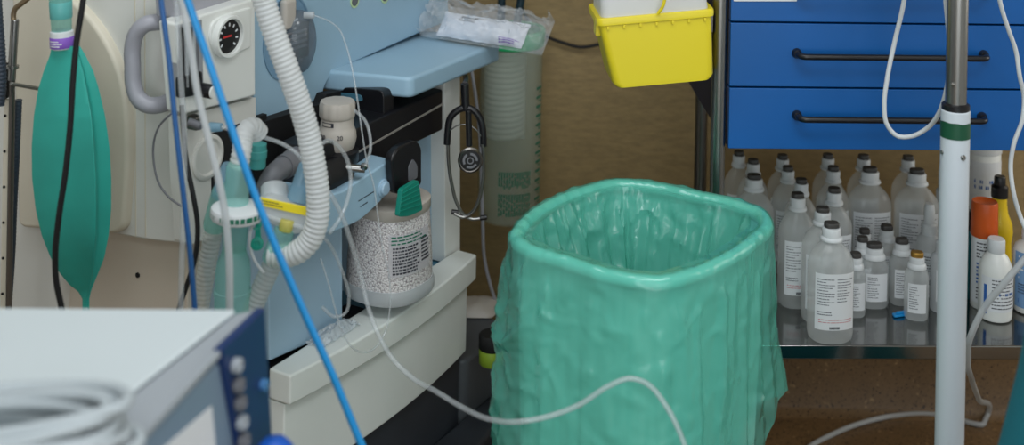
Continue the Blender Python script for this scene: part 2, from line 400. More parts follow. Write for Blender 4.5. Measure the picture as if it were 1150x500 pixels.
# ------------------------------------------------------------------ bottles
def bottle_proto(kind):
    r0 = thing('infusion_bottle', 'x', 'bottle', (0, 0, 0), 'bottles on the steel trolley shelf')
    if kind == 'large':
        lathe('bottle_body', [(.026, .003), (.033, .0), (.038, .004), (.040, .014), (.040, .128), (.0385, .138), (.034, .148), (.027, .157), (.019, .164), (.0155, .168), (.0155, .174)], (0, 0, 0), Zv, M['bottle'], r0, 40, 1, .78, (1, 0, 0), p=2.4)
        lathe('cap', [(.020, .1705), (.0205, .172), (.0195, .175), (.0165, .177), (.0168, .190), (.0155, .192)], (0, 0, 0), Zv, M['capwhite'], r0, 28)
        lathe('rubber_seal', [(.0128, .192), (.0132, .193), (.0132, .1985), (.012, .2)], (0, 0, 0), Zv, M['capdark'], r0, 20, 1, .8, (1, 0, 0), p=3)
        zl0, zl1, R, A = .026, .122, .0404, .95
    else:
        lathe('bottle_body', [(.018, .002), (.021, 0), (.0235, .003), (.0245, .01), (.0245, .066), (.0235, .073), (.020, .080), (.0165, .084), (.0155, .088)], (0, 0, 0), Zv, M['bottle'], r0, 32, 1, .85, (1, 0, 0), p=2.4)
        lathe('cap', [(.019, .0835), (.0195, .086), (.018, .09), (.0155, .092), (.0155, .1), (.0145, .102)], (0, 0, 0), Zv, M['capwhite'], r0, 26)
        lathe('rubber_seal', [(.0125, .102), (.013, .1035), (.013, .108), (.0115, .11)], (0, 0, 0), Zv, M['capdark'], r0, 18, 1, .8, (1, 0, 0), p=3)
        zl0, zl1, R, A = .014, .062, .0249, .75
    ky = .78 if kind == 'large' else .85
    def f(s_, t, e=0):
        w = -PI / 2 + (s_ - .5) * 2 * A; cx, cy = math.cos(w), math.sin(w)
        qq = (abs(cx) ** 2.4 + abs(cy) ** 2.4) ** (-1 / 2.4)
        return V((cx * qq * (R + e), cy * qq * (R + e) * ky, zl1 + (zl0 - zl1) * t))
    lab = patch('label', lambda s_, t: f(s_, t), M['paper'], r0, 14, 2)
    if kind == 'large':
        prints('label_print', lambda s_, t: f(s_, t, .0003), 10, M['inkgrey'], lab, 5, .5, .06, .46, .08, .58, .3, (.04, .2))
        prints('label_print', lambda s_, t: f(s_, t, .0003), 9, M['inkgrey'], lab, 6, .5, .52, .92, .08, .52, .3, (.04, .2))
        prints('label_print', lambda s_, t: f(s_, t, .0003), 1, M['ink'], lab, 7, .9, .35, .6, .92, .985, .7, (.06, .1))
        prints('label_print', lambda s_, t: f(s_, t, .0003), 2, M['inkred'], lab, 8, .9, .1, .9, .8, .89, .25)
        prints('label_print', lambda s_, t: f(s_, t, .0003), 2, M['inkgrey'], lab, 9, .9, .06, .4, .66, .75, .4)
    else:
        prints('label_print', lambda s_, t: f(s_, t, .0003), 10, M['inkgrey'], lab, 11, .4, .08, .6, .1, .9, .32, (.06, .25))
    return r0
proto_l, proto_s = bottle_proto('large'), bottle_proto('small')
used = {}
def place(kind, px, py, h, sx, sy, rz, label, name='infusion_bottle', xy=None):
    pr = proto_l if kind == 'large' else proto_s
    p = V((xy[0], xy[1], SZ)) if xy else Uz(px, py, SZ + h)
    o = copy_tree(pr) if used.get(kind) else pr
    used[kind] = 1
    o.location = (p.x, p.y, SZ + .0006); o.rotation_euler.z = math.radians(rz)
    o.scale = (sx, sy, h / (.2 if kind == 'large' else .11)); o['label'] = label
    return o
LB = [
 ('l', 934, 250, .197, 1.0, 1.0, 6, 'largest frosted bottle at the front edge of the shelf, its printed label fully visible'),
 ('k', 924, 233, .198, .9, .9, -4, 'tall frosted bottle half hidden directly behind the front-edge bottle'),
 ('g', 896, 217, .2, .86, .9, 8, 'frosted bottle with tilted dark cap, between the green liner and the front pair'),
 ('f', 900, 201, .2, .78, .9, 0, 'frosted bottle whose dark cap shows just behind the tilted-cap bottle'),
 ('e', 885, 187, .2, .76, .9, 0, 'frosted bottle second from the wall in the column behind the tilted-cap bottle'),
 ('d', 879, 174, .2, .76, .9, 0, 'frosted bottle at the wall, rearmost in the column behind the tilted-cap bottle'),
 ('c', 847, 196, .2, 1.0, .95, 0, 'wide frosted bottle at the green bin rim, nearest of three by the left post'),
 ('b', 846, 179, .2, .78, .9, 0, 'frosted bottle behind the wide one at the bin rim, middle of three'),
 ('a', 830, 170, .2, .74, .9, 0, 'frosted bottle in the far left shelf corner against the wall, rearmost of three'),
 ('h', 930, 173, .2, .76, .9, 0, 'frosted bottle at the wall, rearmost in the column behind the front-edge bottle'),
 ('i', 936, 187, .2, .8, .85, 0, 'frosted bottle second from the wall in the column behind the front-edge bottle'),
 ('j', 937, 211, .2, .85, .9, 0, 'frosted bottle in mid column, its cap just above and behind the front-edge bottle cap'),
 ('m', 970, 174, .202, .8, .9, 0, 'frosted bottle at the wall behind the wide labelled bottle left of centre'),
 ('n', 977, 188, .2, 1.08, .95, 3, 'wide frosted bottle with pale label rising behind the small bottles, left one of two'),
 ('o', 1020, 175, .202, .8, .9, 0, 'frosted bottle at the wall behind the wide labelled bottle near the white pole'),
 ('p', 1030, 190, .2, 1.08, .95, -3, 'wide frosted bottle with pale label rising behind the small bottles, right one of two'),
]
for k, x, y, h, sx, sy, rz, lb in LB: place('large', x, y, h, sx * .96, sy * .96, rz, lb)
SB = [
 ('t', 982, 273, .113, 1.15, 1.0, 4, 'small frosted bottle with white printed label, middle of the front row of small bottles'),
 ('w', 961, 284, .11, .8, .9, 6, 'small frosted bottle partly hidden by the right edge of the front-edge large bottle'),
 ('r', 969, 266, .12, .78, .8, 0, 'small frosted bottle behind the labelled small one, nearer of two in line'),
 ('q', 971, 257, .122, .78, .8, 0, 'small frosted bottle farther of two in line behind the labelled small one'),
 ('s', 996, 253, .118, .9, .9, 0, 'small frosted bottle with blue mark, behind and between the two short labelled ones'),
 ('u', 1013, 268, .117, .95, .9, 0, 'small frosted bottle standing left and behind the gold-topped one'),
 ('v', 1030, 283, .117, .92, .9, -12, 'small frosted bottle with gold top near the white pole, nearest the blue clip'),
]
for k, x, y, h, sx, sy, rz, lb in SB:
    o = place('small', x, y, h, sx * .93, sy * .93, rz, lb)
    if k == 'v':
        for c in o.children:
            if c.name.startswith('rubber_seal'):
                c.data = c.data.copy(); c.data.materials[0] = M['gold']; c['label'] = 'gold seal'
# spray bottles with pump tops
def spray(px, py, h, r, label, tall=True):
    p = Uz(px, py, SZ + h); t = thing('pump_spray_bottle', label, 'bottle', (p.x, p.y, SZ + .0006), 'pump spray bottles')
    b = V((p.x, p.y, SZ + .0006)); hb = h * .66
    lathe('bottle_body', [(r * .8, .001), (r * .95, 0), (r, .004), (r, hb * .86), (r * .93, hb * .93), (r * .6, hb), (r * .5, hb + .003)], b, Zv, M['bottlew'], t, 28)
    lathe('pump_collar', [(r * .62, hb), (r * .62, hb + .018), (r * .5, hb + .021)], b, Zv, M['capwhite'], t, 24)
    lathe('pump_nozzle', [(r * .45, hb + .021), (r * .45, h * .93), (r * .36, h), (0, h)], b, Zv, M['capwhite'], t, 20)
    def f(s_, tt, e=0):
        w = -PI / 2 + (s_ - .5) * 1.7; return b + V((math.cos(w) * (r + .0004 + e), math.sin(w) * (r + .0004 + e), hb * (.75 - .55 * tt)))
    lab = patch('label', f, M['paper'], t, 10, 2)
    prints('label_print', lambda s_, tt: f(s_, tt, .0003), 6, M['ink'], lab, 21, .5, .1, .9, .1, .6, .35)
    prints('label_print', lambda s_, tt: f(s_, tt, .0003), 1, M['ink'], lab, 22, .9, .3, .8, .78, .95, .9, (.04, .06))
spray(1044, 229, .165, .022, 'white pump spray bottle standing behind the gold-topped small bottle')
spray(1060, 251, .155, .022, 'white pump spray bottle mostly hidden behind the white pole, nearer the shelf front')
spray(1060, 185, .2, .022, 'white pump spray bottle against the wall just left of the white pole')
def simple_bottle(name, label, cat, px, py, h, prof, m, capprof, capm, labargs=None, capname='cap'):
    p = Uz(px, py, SZ + h); b = V((p.x, p.y, SZ + .0006)); t = thing(name, label, cat, b)
    lathe('bottle_body', prof, b, Zv, m, t, 36)
    lathe(capname, capprof, b, Zv, capm, t, 30)
    if labargs:
        r, z1, z0, a, lm, specs = labargs
        def f(s_, tt, e=0):
            w = -PI / 2 + (s_ - .5) * 2 * a; return b + V((math.cos(w) * (r + .0004 + e), math.sin(w) * (r + .0004 + e), z1 + (z0 - z1) * tt))
        lab = patch('label', f, lm, t, 16, 2)
        for (rows, im, sd, fill, s0, s1, t0, t1, lh, wd) in specs:
            prints('label_print', lambda s_, tt: f(s_, tt, .0003), rows, im, lab, sd, fill, s0, s1, t0, t1, lh, wd)
    return t
simple_bottle('spray_can', 'tall spray can with big orange cap and printed white body', 'spray can', 1106, 226, .19,
    [(.021, .0), (.0225, .002), (.0225, .128), (.021, .132)], M['white'],
    [(.0225, .128), (.024, .13), (.0232, .186), (.0215, .19), (.018, .1885), (.0, .1875)], M['orange'],
    (.0226, .126, .012, 1.5, M['paper'], [(5, M['ink'], 31, .6, .2, .8, .03, .3, .4, (.08, .25)), (6, M['inkblue'], 32, .4, .2, .6, .35, .7, .5, (.1, .3)), (3, M['inkred'], 33, .5, .5, .85, .4, .6, .6, (.1, .3)), (4, M['ink'], 34, .5, .2, .8, .74, .95, .4, (.06, .2))]))
yb = simple_bottle('detergent_bottle', 'yellow bottle with black nozzle cap behind the orange-capped can', 'bottle', 1123, 198, .198,
    [(.021, 0), (.0235, .004), (.0235, .03), (.022, .034), (.0235, .04), (.0225, .075), (.0235, .082), (.025, .095), (.0235, .11), (.016, .128), (.0135, .145), (.0135, .158)], M['yellow2'],
    [(.0155, .1585), (.0155, .178), (.011, .182), (.0105, .195), (.009, .198)], M['black'], None)
simple_bottle('antiseptic_bottle', 'round-shouldered white bottle with ribbed cap and blue-edged label at shelf front', 'bottle', 1119, 268, .14,
    [(.024, .0), (.0275, .002), (.029, .008), (.029, .082), (.027, .095), (.021, .108), (.0145, .115), (.013, .118)], M['white'],
    [(.0145, .1165), (.0152, .118), (.0152, .137), (.0135, .14)], M['capwhite'],
    (.0291, .08, .02, 1.25, M['paper'], [(9, M['ink'], 41, .6, .28, .95, .04, .95, .3, (.05, .2)), (1, M['inkblue'], 42, 1, .08, .16, 0, .95, .9, (1, 1)), (1, M['inkblue'], 43, 1, .45, .85, .42, .52, .8, (.3, .5))]))
simple_bottle('gel_bottle', 'white bottle with light blue label cut off by the right frame edge', 'bottle', 1158, 258, .145,
    [(.024, .0), (.0285, .002), (.03, .008), (.03, .105), (.027, .116), (.018, .124), (.014, .127)], M['white'],
    [(.0155, .126), (.016, .128), (.016, .143), (.0145, .145)], M['capwhite'],
    (.0301, .11, .012, 1.35, M['lblue3'], [(6, M['paper'], 51, .5, .1, .8, .05, .5, .4, (.08, .3)), (4, M['ink'], 52, .8, .1, .5, .55, .75, .5, (.03, .06)), (1, M['inkblue'], 53, 1, .1, .8, .82, .92, .8, (.2, .4))]))
simple_bottle('wipes_tub', 'tall white tub with blue lettering against the wall behind the orange cap', 'tub', 1105, 152, .235,
    [(.03, 0), (.033, .003), (.033, .2), (.031, .203)], M['white'], [(.034, .203), (.035, .206), (.035, .23), (.03, .235)], M['capwhite'],
    (.0331, .19, .03, 1.2, M['paper'], [(2, M['inkblue'], 61, .9, .15, .9, .2, .34, .6, (.12, .3)), (7, M['ink'], 62, .6, .15, .9, .45, .8, .35, (.05, .2))]))
# dark teal slim bottle behind the pole
simple_bottle('soap_bottle', 'dark teal slim bottle between the white pole and the orange-capped can', 'bottle', 1087, 236, .16,
    [(.012, 0), (.0135, .002), (.0135, .1), (.012, .112), (.007, .12), (.006, .124)], M['tealb'], [(.0075, .1235), (.0078, .125), (.0078, .156), (.006, .16)], M['black'])
# blue clip lying on the shelf
pc = Uz(1010, 355, SZ); a = math.radians(18); ex = V((math.cos(a), math.sin(a), 0)); ey = V((-math.sin(a), math.cos(a), 0))
clip = thing('tube_clip', 'small bright blue plastic clip lying on the steel shelf', 'clip', (pc.x, pc.y, SZ))
b0 = pc + V((0, 0, .0006))
slab('clip_body', [b0 + ex * x + ey * y for x, y in rp([(-.014, -.006), (.012, -.006), (.014, .004), (-.012, .006)], .003)], (0, 0, .004), M['cyan'], clip, .001)
slab('clip_jaw', [b0 + V((0, 0, .004)) + ex * x + ey * y for x, y in rp([(-.006, -.003), (.015, -.003), (.015, .003), (-.006, .003)], .002)], (0, 0, .003), M['cyan'], clip, .0008)

# ------------------------------------------------------------------ waste bin and liner
RZ = .735
rim_px = [(577, 263), (586, 243), (618, 221), (655, 207), (692, 199), (738, 203), (786, 213), (830, 223), (857, 233), (865, 245), (850, 264), (815, 287), (777, 303), (747, 310), (718, 309), (680, 302), (632, 287), (593, 275)]
rim = cat_rom([Uz(x, y, RZ) for x, y in rim_px], .0034, True)
NR = len(rim); ctr = sum(rim, V()) / NR
nrm = []
for i in range(NR):
    t = rim[(i + 1) % NR] - rim[i - 1]; q = V((t.y, -t.x, 0)).normalized()
    if q.dot(rim[i] - ctr) < 0: q = -q
    nrm.append(q)
for _ in range(3): nrm = [(nrm[i - 1] + nrm[i] + nrm[(i + 1) % NR]).normalized() for i in range(NR)]
wb = thing('waste_bin', 'pale waste bin standing inside the green liner', 'bin', (ctr.x, ctr.y, 0))
def ring(off, z, sc=1): return [V((ctr.x + (rim[i].x + nrm[i].x * off - ctr.x) * sc, ctr.y + (rim[i].y + nrm[i].y * off - ctr.y) * sc, z)) for i in range(NR)]
def loft(name, rings, m, parent=None, closed=False, recalc=True, smooth=True):
    W = len(rings[0]); vs = [p for r in rings for p in r]; K = len(rings)
    fs = [(k * W + i, k * W + (i + 1) % W, ((k + 1) % K) * W + (i + 1) % W, ((k + 1) % K) * W + i) for k in range(K if closed else K - 1) for i in range(W)]
    return vs, fs
BF = .02
rings = [ring(-.004, BF, .84), ring(-.004, .35, .92), ring(-.004, RZ - .02, .985), ring(-.007, RZ - .02, .985), ring(-.007, .35, .915), ring(-.007, BF + .006, .835)]
vs, fs = loft('b', rings, M['binw']); W = NR
fs += [tuple(range(NR)), tuple(5 * NR + i for i in range(NR))]
mobj('bin_body', vs, fs, M['binw'], wb)
rr = [ring(-.006 + .0105 * math.cos(w), RZ - .013 + .0105 * math.sin(w)) for w in [2 * PI * j / 10 for j in range(10)]]
vs, fs = loft('r', rr, M['binw'], closed=True); mobj('rim_roll', vs, fs, M['binw'], wb)
for w in range(4):
    i = int(NR * (w + .5) / 4); p = ctr + (rim[i] - ctr) * .7
    lathe('bin_foot', [(.012, 0), (.014, .004), (.014, BF)], (p.x, p.y, 0), Zv, M['matblack'], wb, 16)
# liner: inside wall, over the rim, and the skirt outside
def nz(a, b, c): return noise.noise(V((a, b, c)))
def ridge(x): return 1 - abs(x) * 2.2
rows = []
P_ = [0]
for i in range(NR): P_.append(P_[-1] + (rim[(i + 1) % NR] - rim[i]).length)
PL = P_[-1]
def loopn(i, f, z, seed):               # noise that closes around the rim
    w = 2 * PI * i / NR; return nz(math.cos(w) * f + seed, math.sin(w) * f - seed, z)
def crumple(i, z, seed):                # sharp random creases, like crushed film
    p = V((rim[i].x, rim[i].y, z)) * 1.0; v = 0
    wv_ = V((nz(p.x * 7 + seed, p.y * 7, p.z * 7), nz(p.x * 7, p.y * 7 + seed, p.z * 7 + 4), nz(p.x * 7 + 2, p.y * 7, p.z * 7 + seed))) * .05
    for f_, a_ in ((11, 1), (23, .55), (47, .3)):
        q = (p + wv_) * f_; v += a_ * (1 - min(1, abs(nz(q.x + seed, q.y, q.z * .8)) * 4.2)) ** 1.6
    return v
left_i = min(range(NR), key=lambda i: rim[i].x); right_i = max(range(NR), key=lambda i: rim[i].x)
def near(i, j, w): d = abs(i - j); d = min(d, NR - d); return math.exp(-(d / NR / w) ** 2)
NI, NO = 60, 84
for k in range(NI):                      # inside, from the bottom up
    t = k / (NI - 1); z = RZ - .45 * (1 - t) ** 1.25 - .006; dp = RZ - z
    row = []
    for i in range(NR):
        pull = min(1, dp / .3) ** 1.3
        fold = ridge(loopn(i, 3.2, dp * 1.2, 3.1)) * .05 * pull + loopn(i, 7, dp * 3, 9.7) * .022 * min(1, dp / .08) + loopn(i, 16, dp * 7, 5.5) * .006 * min(1, dp / .03)
        inn = -.0185 - .05 * pull - max(0, fold + .01) - .006 * crumple(i, z, 5.0) * min(1, dp / .04)
        b = V((rim[i].x, rim[i].y, z)) + nrm[i] * inn
        sc = 1 - .25 * pull
        b.x = ctr.x + (b.x - ctr.x) * sc; b.y = ctr.y + (b.y - ctr.y) * sc
        row.append(b)
    rows.append(row)
for k in range(1, 8):                    # over the rim
    w = PI - PI * k / 8
    row = []
    for i in range(NR):
        r_ = .0125 + max(0, loopn(i, 9, 0, 2.2)) * .004
        row.append(V((rim[i].x, rim[i].y, 0)) + nrm[i] * (-.006 + r_ * math.cos(w)) + V((0, 0, RZ - .013 + (r_ + .001) * math.sin(w) + loopn(i, 12, .4, 1.2) * .001)))
    rows.append(row)
for k in range(1, NO):                   # outside skirt
    t = k / (NO - 1)
    row = []
    for i in range(NR):
        L_ = .36 + loopn(i, 2.2, 0, 8.8) * .05 - near(i, right_i, .09) * .10
        z = RZ - .013 - L_ * t; dp = RZ - z
        g = min(1, dp / .2); tight = math.exp(-((dp - .03) / .018) ** 2) * .004
        pl = loopn(i, 3.6, dp * .9, 4.4); pl2 = loopn(i, 9, dp * 2.2, 6.1); pl3 = loopn(i, 24, dp * 9, 1.7)
        off = .006 + g * .002 + (ridge(pl) - .4) * .007 * g + pl2 * .005 * min(1, dp / .06) + pl3 * .0012 * min(1, dp / .03) + loopn(i, 6, dp * 6 + 3, 7.7) * .004 * min(1, dp / .05) - tight + (.0021 + .005 * near(i, left_i, .06)) * crumple(i, z, 1.0) * min(1, dp / .03)
        off += near(i, left_i, .05) * .010 * min(1, dp / .13)
        off += near(i, right_i, .06) * (.022 * max(0, (t - .55) / .45) ** 1.5)
        row.append(V((rim[i].x, rim[i].y, z)) + nrm[i] * max(off, .0064 + .001 * pl3))
    rows.append(row)
# closed bottom of the bag
vs = [p for r in rows for p in r]; K = len(rows)
fs = [(k * NR + i, k * NR + (i + 1) % NR, (k + 1) * NR + (i + 1) % NR, (k + 1) * NR + i) for k in range(K - 1) for i in range(NR)]
vs.append(sum(rows[0], V()) / NR + V((0, 0, -.02))); fs += [(len(vs) - 1, (i + 1) % NR, i) for i in range(NR)]
ln = mobj('bin_liner', vs, fs, M['liner'])
tag(ln, 'translucent green plastic liner folded over the rim of a bin, open top', 'bin liner')

# ------------------------------------------------------------------ IV stand
SD = 2.0
pb = U(1066, 500, SD)
iv = thing('drip_stand', 'white and steel drip stand pole with green tape band', 'stand', (pb.x, pb.y, 0))
def pz(y): return U(1070, y, SD).z
rod('upper_pole', (pb.x, pb.y, pz(130)), (pb.x, pb.y, 1.75), .0155, M['steel'], iv, 32)
rod('lower_pole', (pb.x, pb.y, .07), (pb.x, pb.y, pz(122)), .0212, mat('pale_grey_enamel', (206, 214, 221), rough=.35), iv, 40)
lathe('collar', [(.0195, 0), (.0205, .001), (.0205, .008), (.017, .0105), (.0158, .0105)], (pb.x, pb.y, pz(123)), Zv, M['black'], iv, 32)
def ft(s_, t, e=0):
    w = 2 * PI * s_ - PI / 2; zz = pz(135) + .003 * nz(s_ * 9, 0, 1) * (1 - t)
    if t > .5: zz = pz(153)
    return V((pb.x + math.cos(w) * .0217, pb.y + math.sin(w) * .0217, zz))
tp = patch('tape_band', ft, M['tapeg'], iv, 40, 1); tp['label'] = 'dark green tape band'
for (x, y, rr_, mm) in [(1077, 172, .0042, 'steel'), (1058, 170, .003, 'steel')]:
    dx = (x - 1073) / 1500 * SD; base = V((pb.x + dx, pb.y - math.sqrt(max(0, .0205 ** 2 - dx * dx)), pz(y)))
    ax = V((dx, -.02, 0)).normalized()
    lathe('screw', [(rr_, 0), (rr_, .002), (rr_ * .7, .0035), (rr_ * .4, .0035), (rr_ * .4, .0022), (0, .0022)], base, ax, M[mm], iv, 16)
dx = -.009
lathe('latch_button', [(.003, 0), (.003, .004), (.002, .006), (0, .0065)], V((pb.x + dx, pb.y - .0122, pz(92))), V((dx, -.0125, 0)), M['steel'], iv, 16)
tube('top_hook', [V((pb.x - .06, pb.y, 1.765)), V((pb.x - .05, pb.y, 1.75)), V((pb.x, pb.y, 1.752)), V((pb.x + .05, pb.y, 1.75)), V((pb.x + .06, pb.y, 1.765))], .004, M['steel'], iv, step=.006)
for k in range(5):
    w = 2 * PI * k / 5 + .314; dv = V((math.cos(w), math.sin(w), 0))
    tube('leg', [V((pb.x, pb.y, .085)) + dv * .01, V((pb.x, pb.y, .083)) + dv * .14, V((pb.x, pb.y, .075)) + dv * .18], .013, M['white'], iv, step=.02)
    lathe('castor', [(.01, -.01), (.024, -.01), (.025, -.006), (.025, .006), (.024, .01), (.01, .01)], V((pb.x, pb.y, .0255)) + dv * .18, dv.cross(Zv), M['matblack'], iv, 20)
    rod('castor_stem', V((pb.x, pb.y, .04)) + dv * .18, V((pb.x, pb.y, .075)) + dv * .18, .007, M['steel'], iv, 12)
lathe('hub', [(.02, .065), (.034, .068), (.034, .1), (.024, .115), (.0212, .115)], (pb.x, pb.y, 0), Zv, M['black'], iv, 32)

# cables round the stand and trolley
def cable(name, label, cat, pts, r, m, res=10, step=.008, group=None, up=False, head=(), tail=()):
    P = list(head) + [U(x, y, D) for x, y, D in pts] + list(tail)
    if up: P = [V((P[0].x, P[0].y, 2.79)), V((P[0].x, P[0].y, P[0].z + .25))] + P     # on up to the ceiling supply
    o = tube(name, P, r, M[m] if isinstance(m, str) else m, None, step, res)
    return tag(o, label, cat, group)
cable('cable', 'thin white cable hanging in a loop in front of the drawers, left of the pole', 'cable',
      [(1020, -40, 2.06), (1015, 2, 2.08), (1004, 50, 2.1), (996, 90, 2.1), (993, 118, 2.1), (996, 140, 2.1), (1008, 153, 2.1), (1024, 153, 2.09), (1040, 145, 2.08), (1053, 130, 2.06), (1062, 105, 2.045), (1066, 70, 2.042), (1065, 35, 2.04), (1062, 0, 2.035), (1060, -40, 2.03)], .0036, 'cablewhite', head=[V((pb.x - .045, 2.05, 1.72)), V((pb.x - .06, 2.06, 1.35))], tail=[V((pb.x - .022, 2.02, 1.3)), V((pb.x - .02, 2.0, 1.72))])
cable('cable', 'thin white cable running down the blue drawers right of the pole', 'cable',
      [(1118, -40, 2.13), (1123, 2, 2.14), (1132, 32, 2.15), (1141, 58, 2.16), (1145, 85, 2.16), (1150, 110, 2.17), (1148, 135, 2.17), (1139, 160, 2.17), (1135, 185, 2.17), (1138, 215, 2.16), (1144, 238, 2.16), (1154, 262, 2.15), (1170, 290, 2.14)], .0036, 'cablewhite', head=[V((pb.x + .03, 2.03, 1.72)), V((pb.x + .06, 2.1, 1.4))])
fl = lambda x, y: (x, y, Uz(x, y, .006).y)
tube_pts = [(1175, 270, 2.1), (1152, 290, 2.1), (1128, 318, 2.1), (1104, 348, 2.12), (1090, 378, 2.13), (1087, 402, 2.18), (1091, 425, 2.32), (1099, 448, 2.55)]
pts = [U(*p) for p in tube_pts] + [Uz(x, y, .006) for x, y in [(1106, 473), (1104, 477), (1090, 475), (1072, 469), (1040, 465), (1005, 467), (965, 476), (935, 488), (905, 505), (885, 530)]]
tag(tube('tubing', pts, .0052, M['clearw'], None, .008, 10), 'milky clear tube hanging at the right and lying curved across the floor under the shelf', 'tube')

# ------------------------------------------------------------------ sharps container on the trolley side
SY = math.radians(4); TI = math.radians(5.2)
sx0 = V((math.cos(SY), math.sin(SY), 0)); sy_ = V((-math.sin(SY), math.cos(SY), 0))
sx_ = sx0 * math.cos(TI) + Zv * math.sin(TI); sz_ = Zv * math.cos(TI) - sx0 * math.sin(TI)
sp = U(735, 60, 2.2)
def Psh(px, py, off=0):
    nn = -sy_; r = ray(px, py); return O + r * ((nn.dot(sp - O) + off) / nn.dot(r))
shc = thing('sharps_container', 'yellow sharps container with milky lid fixed beside the blue trolley', 'container', Psh(745, 95))
def sharp_ring(z, xl, xr, dep, rad):
    return [sp + sz_ * z + sx_ * x + sy_ * y for x, y in rp([(xl, 0), (xr, 0), (xr, dep), (xl, dep)], rad, 5)]
mX = lambda px, py: (Psh(px, py) - sp).dot(sx_)
mZ = lambda px, py: (Psh(px, py) - sp).dot(sz_)
zt, zb = (mZ(673, 25) + mZ(800, 6)) / 2, (mZ(692, 99) + mZ(798, 90)) / 2
xl_t, xr_t, xl_b, xr_b = mX(674, 40), mX(801, 30), mX(688, 88), mX(802, 80)
DEP = .115
def rloft(name, rings, m, parent, capb=True, capt=True, bevel=0):
    vs, fs = loft('x', rings, m); W = len(rings[0]); K = len(rings)
    if capb: fs.append(tuple(range(W)))
    if capt: fs.append(tuple((K - 1) * W + i for i in range(W)))
    return mobj(name, vs, fs, m, parent)
rloft('container_body', [sharp_ring(zb, xl_b + .008, xr_b - .008, DEP - .012, .012), sharp_ring(zb + .003, xl_b + .003, xr_b - .003, DEP - .004, .014), sharp_ring(zb + .008, xl_b, xr_b, DEP, .014), sharp_ring(zt - .012, xl_t, xr_t, DEP, .012)], M['yellow'], shc)
rimr = [[p - sy_ * o_ for p in sharp_ring(z, xl_t - o2, xr_t + o2, DEP + 2 * o_, .014)] for z, o_, o2 in [(zt - .013, .0005, .001), (zt - .012, .003, .004), (zt - .003, .0035, .0045), (zt, .002, .003)]]
rloft('container_rim', rimr, M['yellow'], shc)
rloft('container_lid', [[p + sy_ * o_ for p in sharp_ring(z, xl_t + o_ + .002, xr_t - o_ - .002, DEP - 2 * o_, .014)] for z, o_ in [(zt - .002, .002), (zt + .03, .004), (zt + .05, .01), (zt + .055, .02)]], M['sharps_top'], shc)
tube('carry_handle', [Psh(739, 15, .008), Psh(744, 8, .012), Psh(747, -4, .014), Psh(748, -25, .012), Psh(745, -45, .0)], .0028, M['yellow'], shc, step=.004)
for k in range(7):
    x = xl_t + (xr_t - xl_t) * (k + .5) / 7; b = sp + sz_ * (zt - .019) + sx_ * x
    box('rim_rib', b - sx_ * .002 - sy_ * .0035, sx_ * .004, sy_ * .0035, V((0, 0, .006)), M['yellow'], shc, .0006)
box('side_clip', sp + sz_ * (zt - .034) + sx_ * (xl_t - .005) + sy_ * .02, sx_ * .01, sy_ * .03, V((0, 0, .03)), M['yellow'], shc, .002)
pbk = postxy[0]
e0 = sp + sz_ * (zt - .05) + sx_ * (xr_t - .004) + sy_ * .045
box('mount_bracket', e0, V((pbk.x - .0128 - e0.x, 0, 0)), V((0, .03, 0)), V((0, 0, .03)), M['steel2'], shc, .001)
cable('power_cord', 'black cord sagging on the brown wall behind the yellow container', 'cord', [(575, -20, 2.86), (598, 28, 2.88), (612, 40, 2.885), (632, 48, 2.888), (652, 53, 2.888), (672, 50, 2.885), (700, 38, 2.885), (720, 10, 2.885)], .0035, 'matblack')

exec_globals = globals()
# ================================================================== anaesthesia machine
am = thing('anesthesia_machine', 'pale blue and white anesthesia machine with absorber canister and work shelf', 'anesthesia machine', (C0.x, C0.y + .2, 0))
def P3(a, b, z): return Lc(a, b, z)
ZB = C0.z + .004                              # top of the base lip
UR = .535
# curved base: drawer front, lip, tray, plinth
def bow(a): x = (a - UR / 2) / (UR / 2); return .022 * (1 - x * x)
def curved_block(name, a0, a1, b_in, b_off, z0, z1, m, bevel=.003, N=14, rec=0):
    pts = [P3(a0 + (a1 - a0) * i / N, bow(a0 + (a1 - a0) * i / N) + b_off, z0) for i in range(N + 1)] + [P3(a1, b_in, z0), P3(a0, b_in, z0)]
    return slab(name, pts, (0, 0, z1 - z0), m, am, bevel)
ZD = Pf(512, 402, -.014).z
lip = curved_block('tray_lip', 0, UR, -.042, 0, ZB - .046, ZB, M['basewhite'], .004)
drw = curved_block('drawer_front', .004, UR - .012, -.05, -.014, ZD, ZB - .049, M['basewhite'], .003)
lk = Pf(494, 330, .004)
lathe('drawer_lock', [(.010, 0), (.010, .004), (.0085, .006), (.004, .0062), (.0035, .0045), (0, .0045)], Pf(494, 330, -.002) , n, M['black'], drw, 24, 1, 1)
box('lock_slot', Pf(494, 330, .0046) - u * .001 - Zv * .004, u * .002, Zv * .008, n * .0006, M['steel2'], drw, .0002)
box('base_body', P3(.004, -.05, ZD + .002), u * (UR - .016), -n * .42, V((0, 0, ZB - ZD - .03)), M['basewhite'], am, .004)
box('tray', P3(.006, -.044, ZB - .026), u * (UR - .02), -n * .4, V((0, 0, .01)), M['tealblue'], am, .001)
box('tray_gap', P3(-.002, -.046, ZB - .018), u * .27, -n * .05, V((0, 0, .004)), M['matblack'], am, .0005)
curved_block('plinth', .0, UR - .008, -.44, -.03, .13, ZD - .002, M['darkpl'], .004)
curved_block('foot_ledge', -.04, .72, -.30, .10, .085, .132, M['darkpl'], .012)
curved_block('foot_rail', -.02, .70, -.02, .045, .132, .20, M['darkpl'], .008)
pl0 = P3(UR + .004, -.30, .13)
slab('side_platform', [P3(*q, .132) for q in rp([(UR - .004, -.02), (UR + .18, -.02), (UR + .18, -.26), (UR - .004, -.26)], .02)], (0, 0, .17), M['greypl'], am, .008, 3)
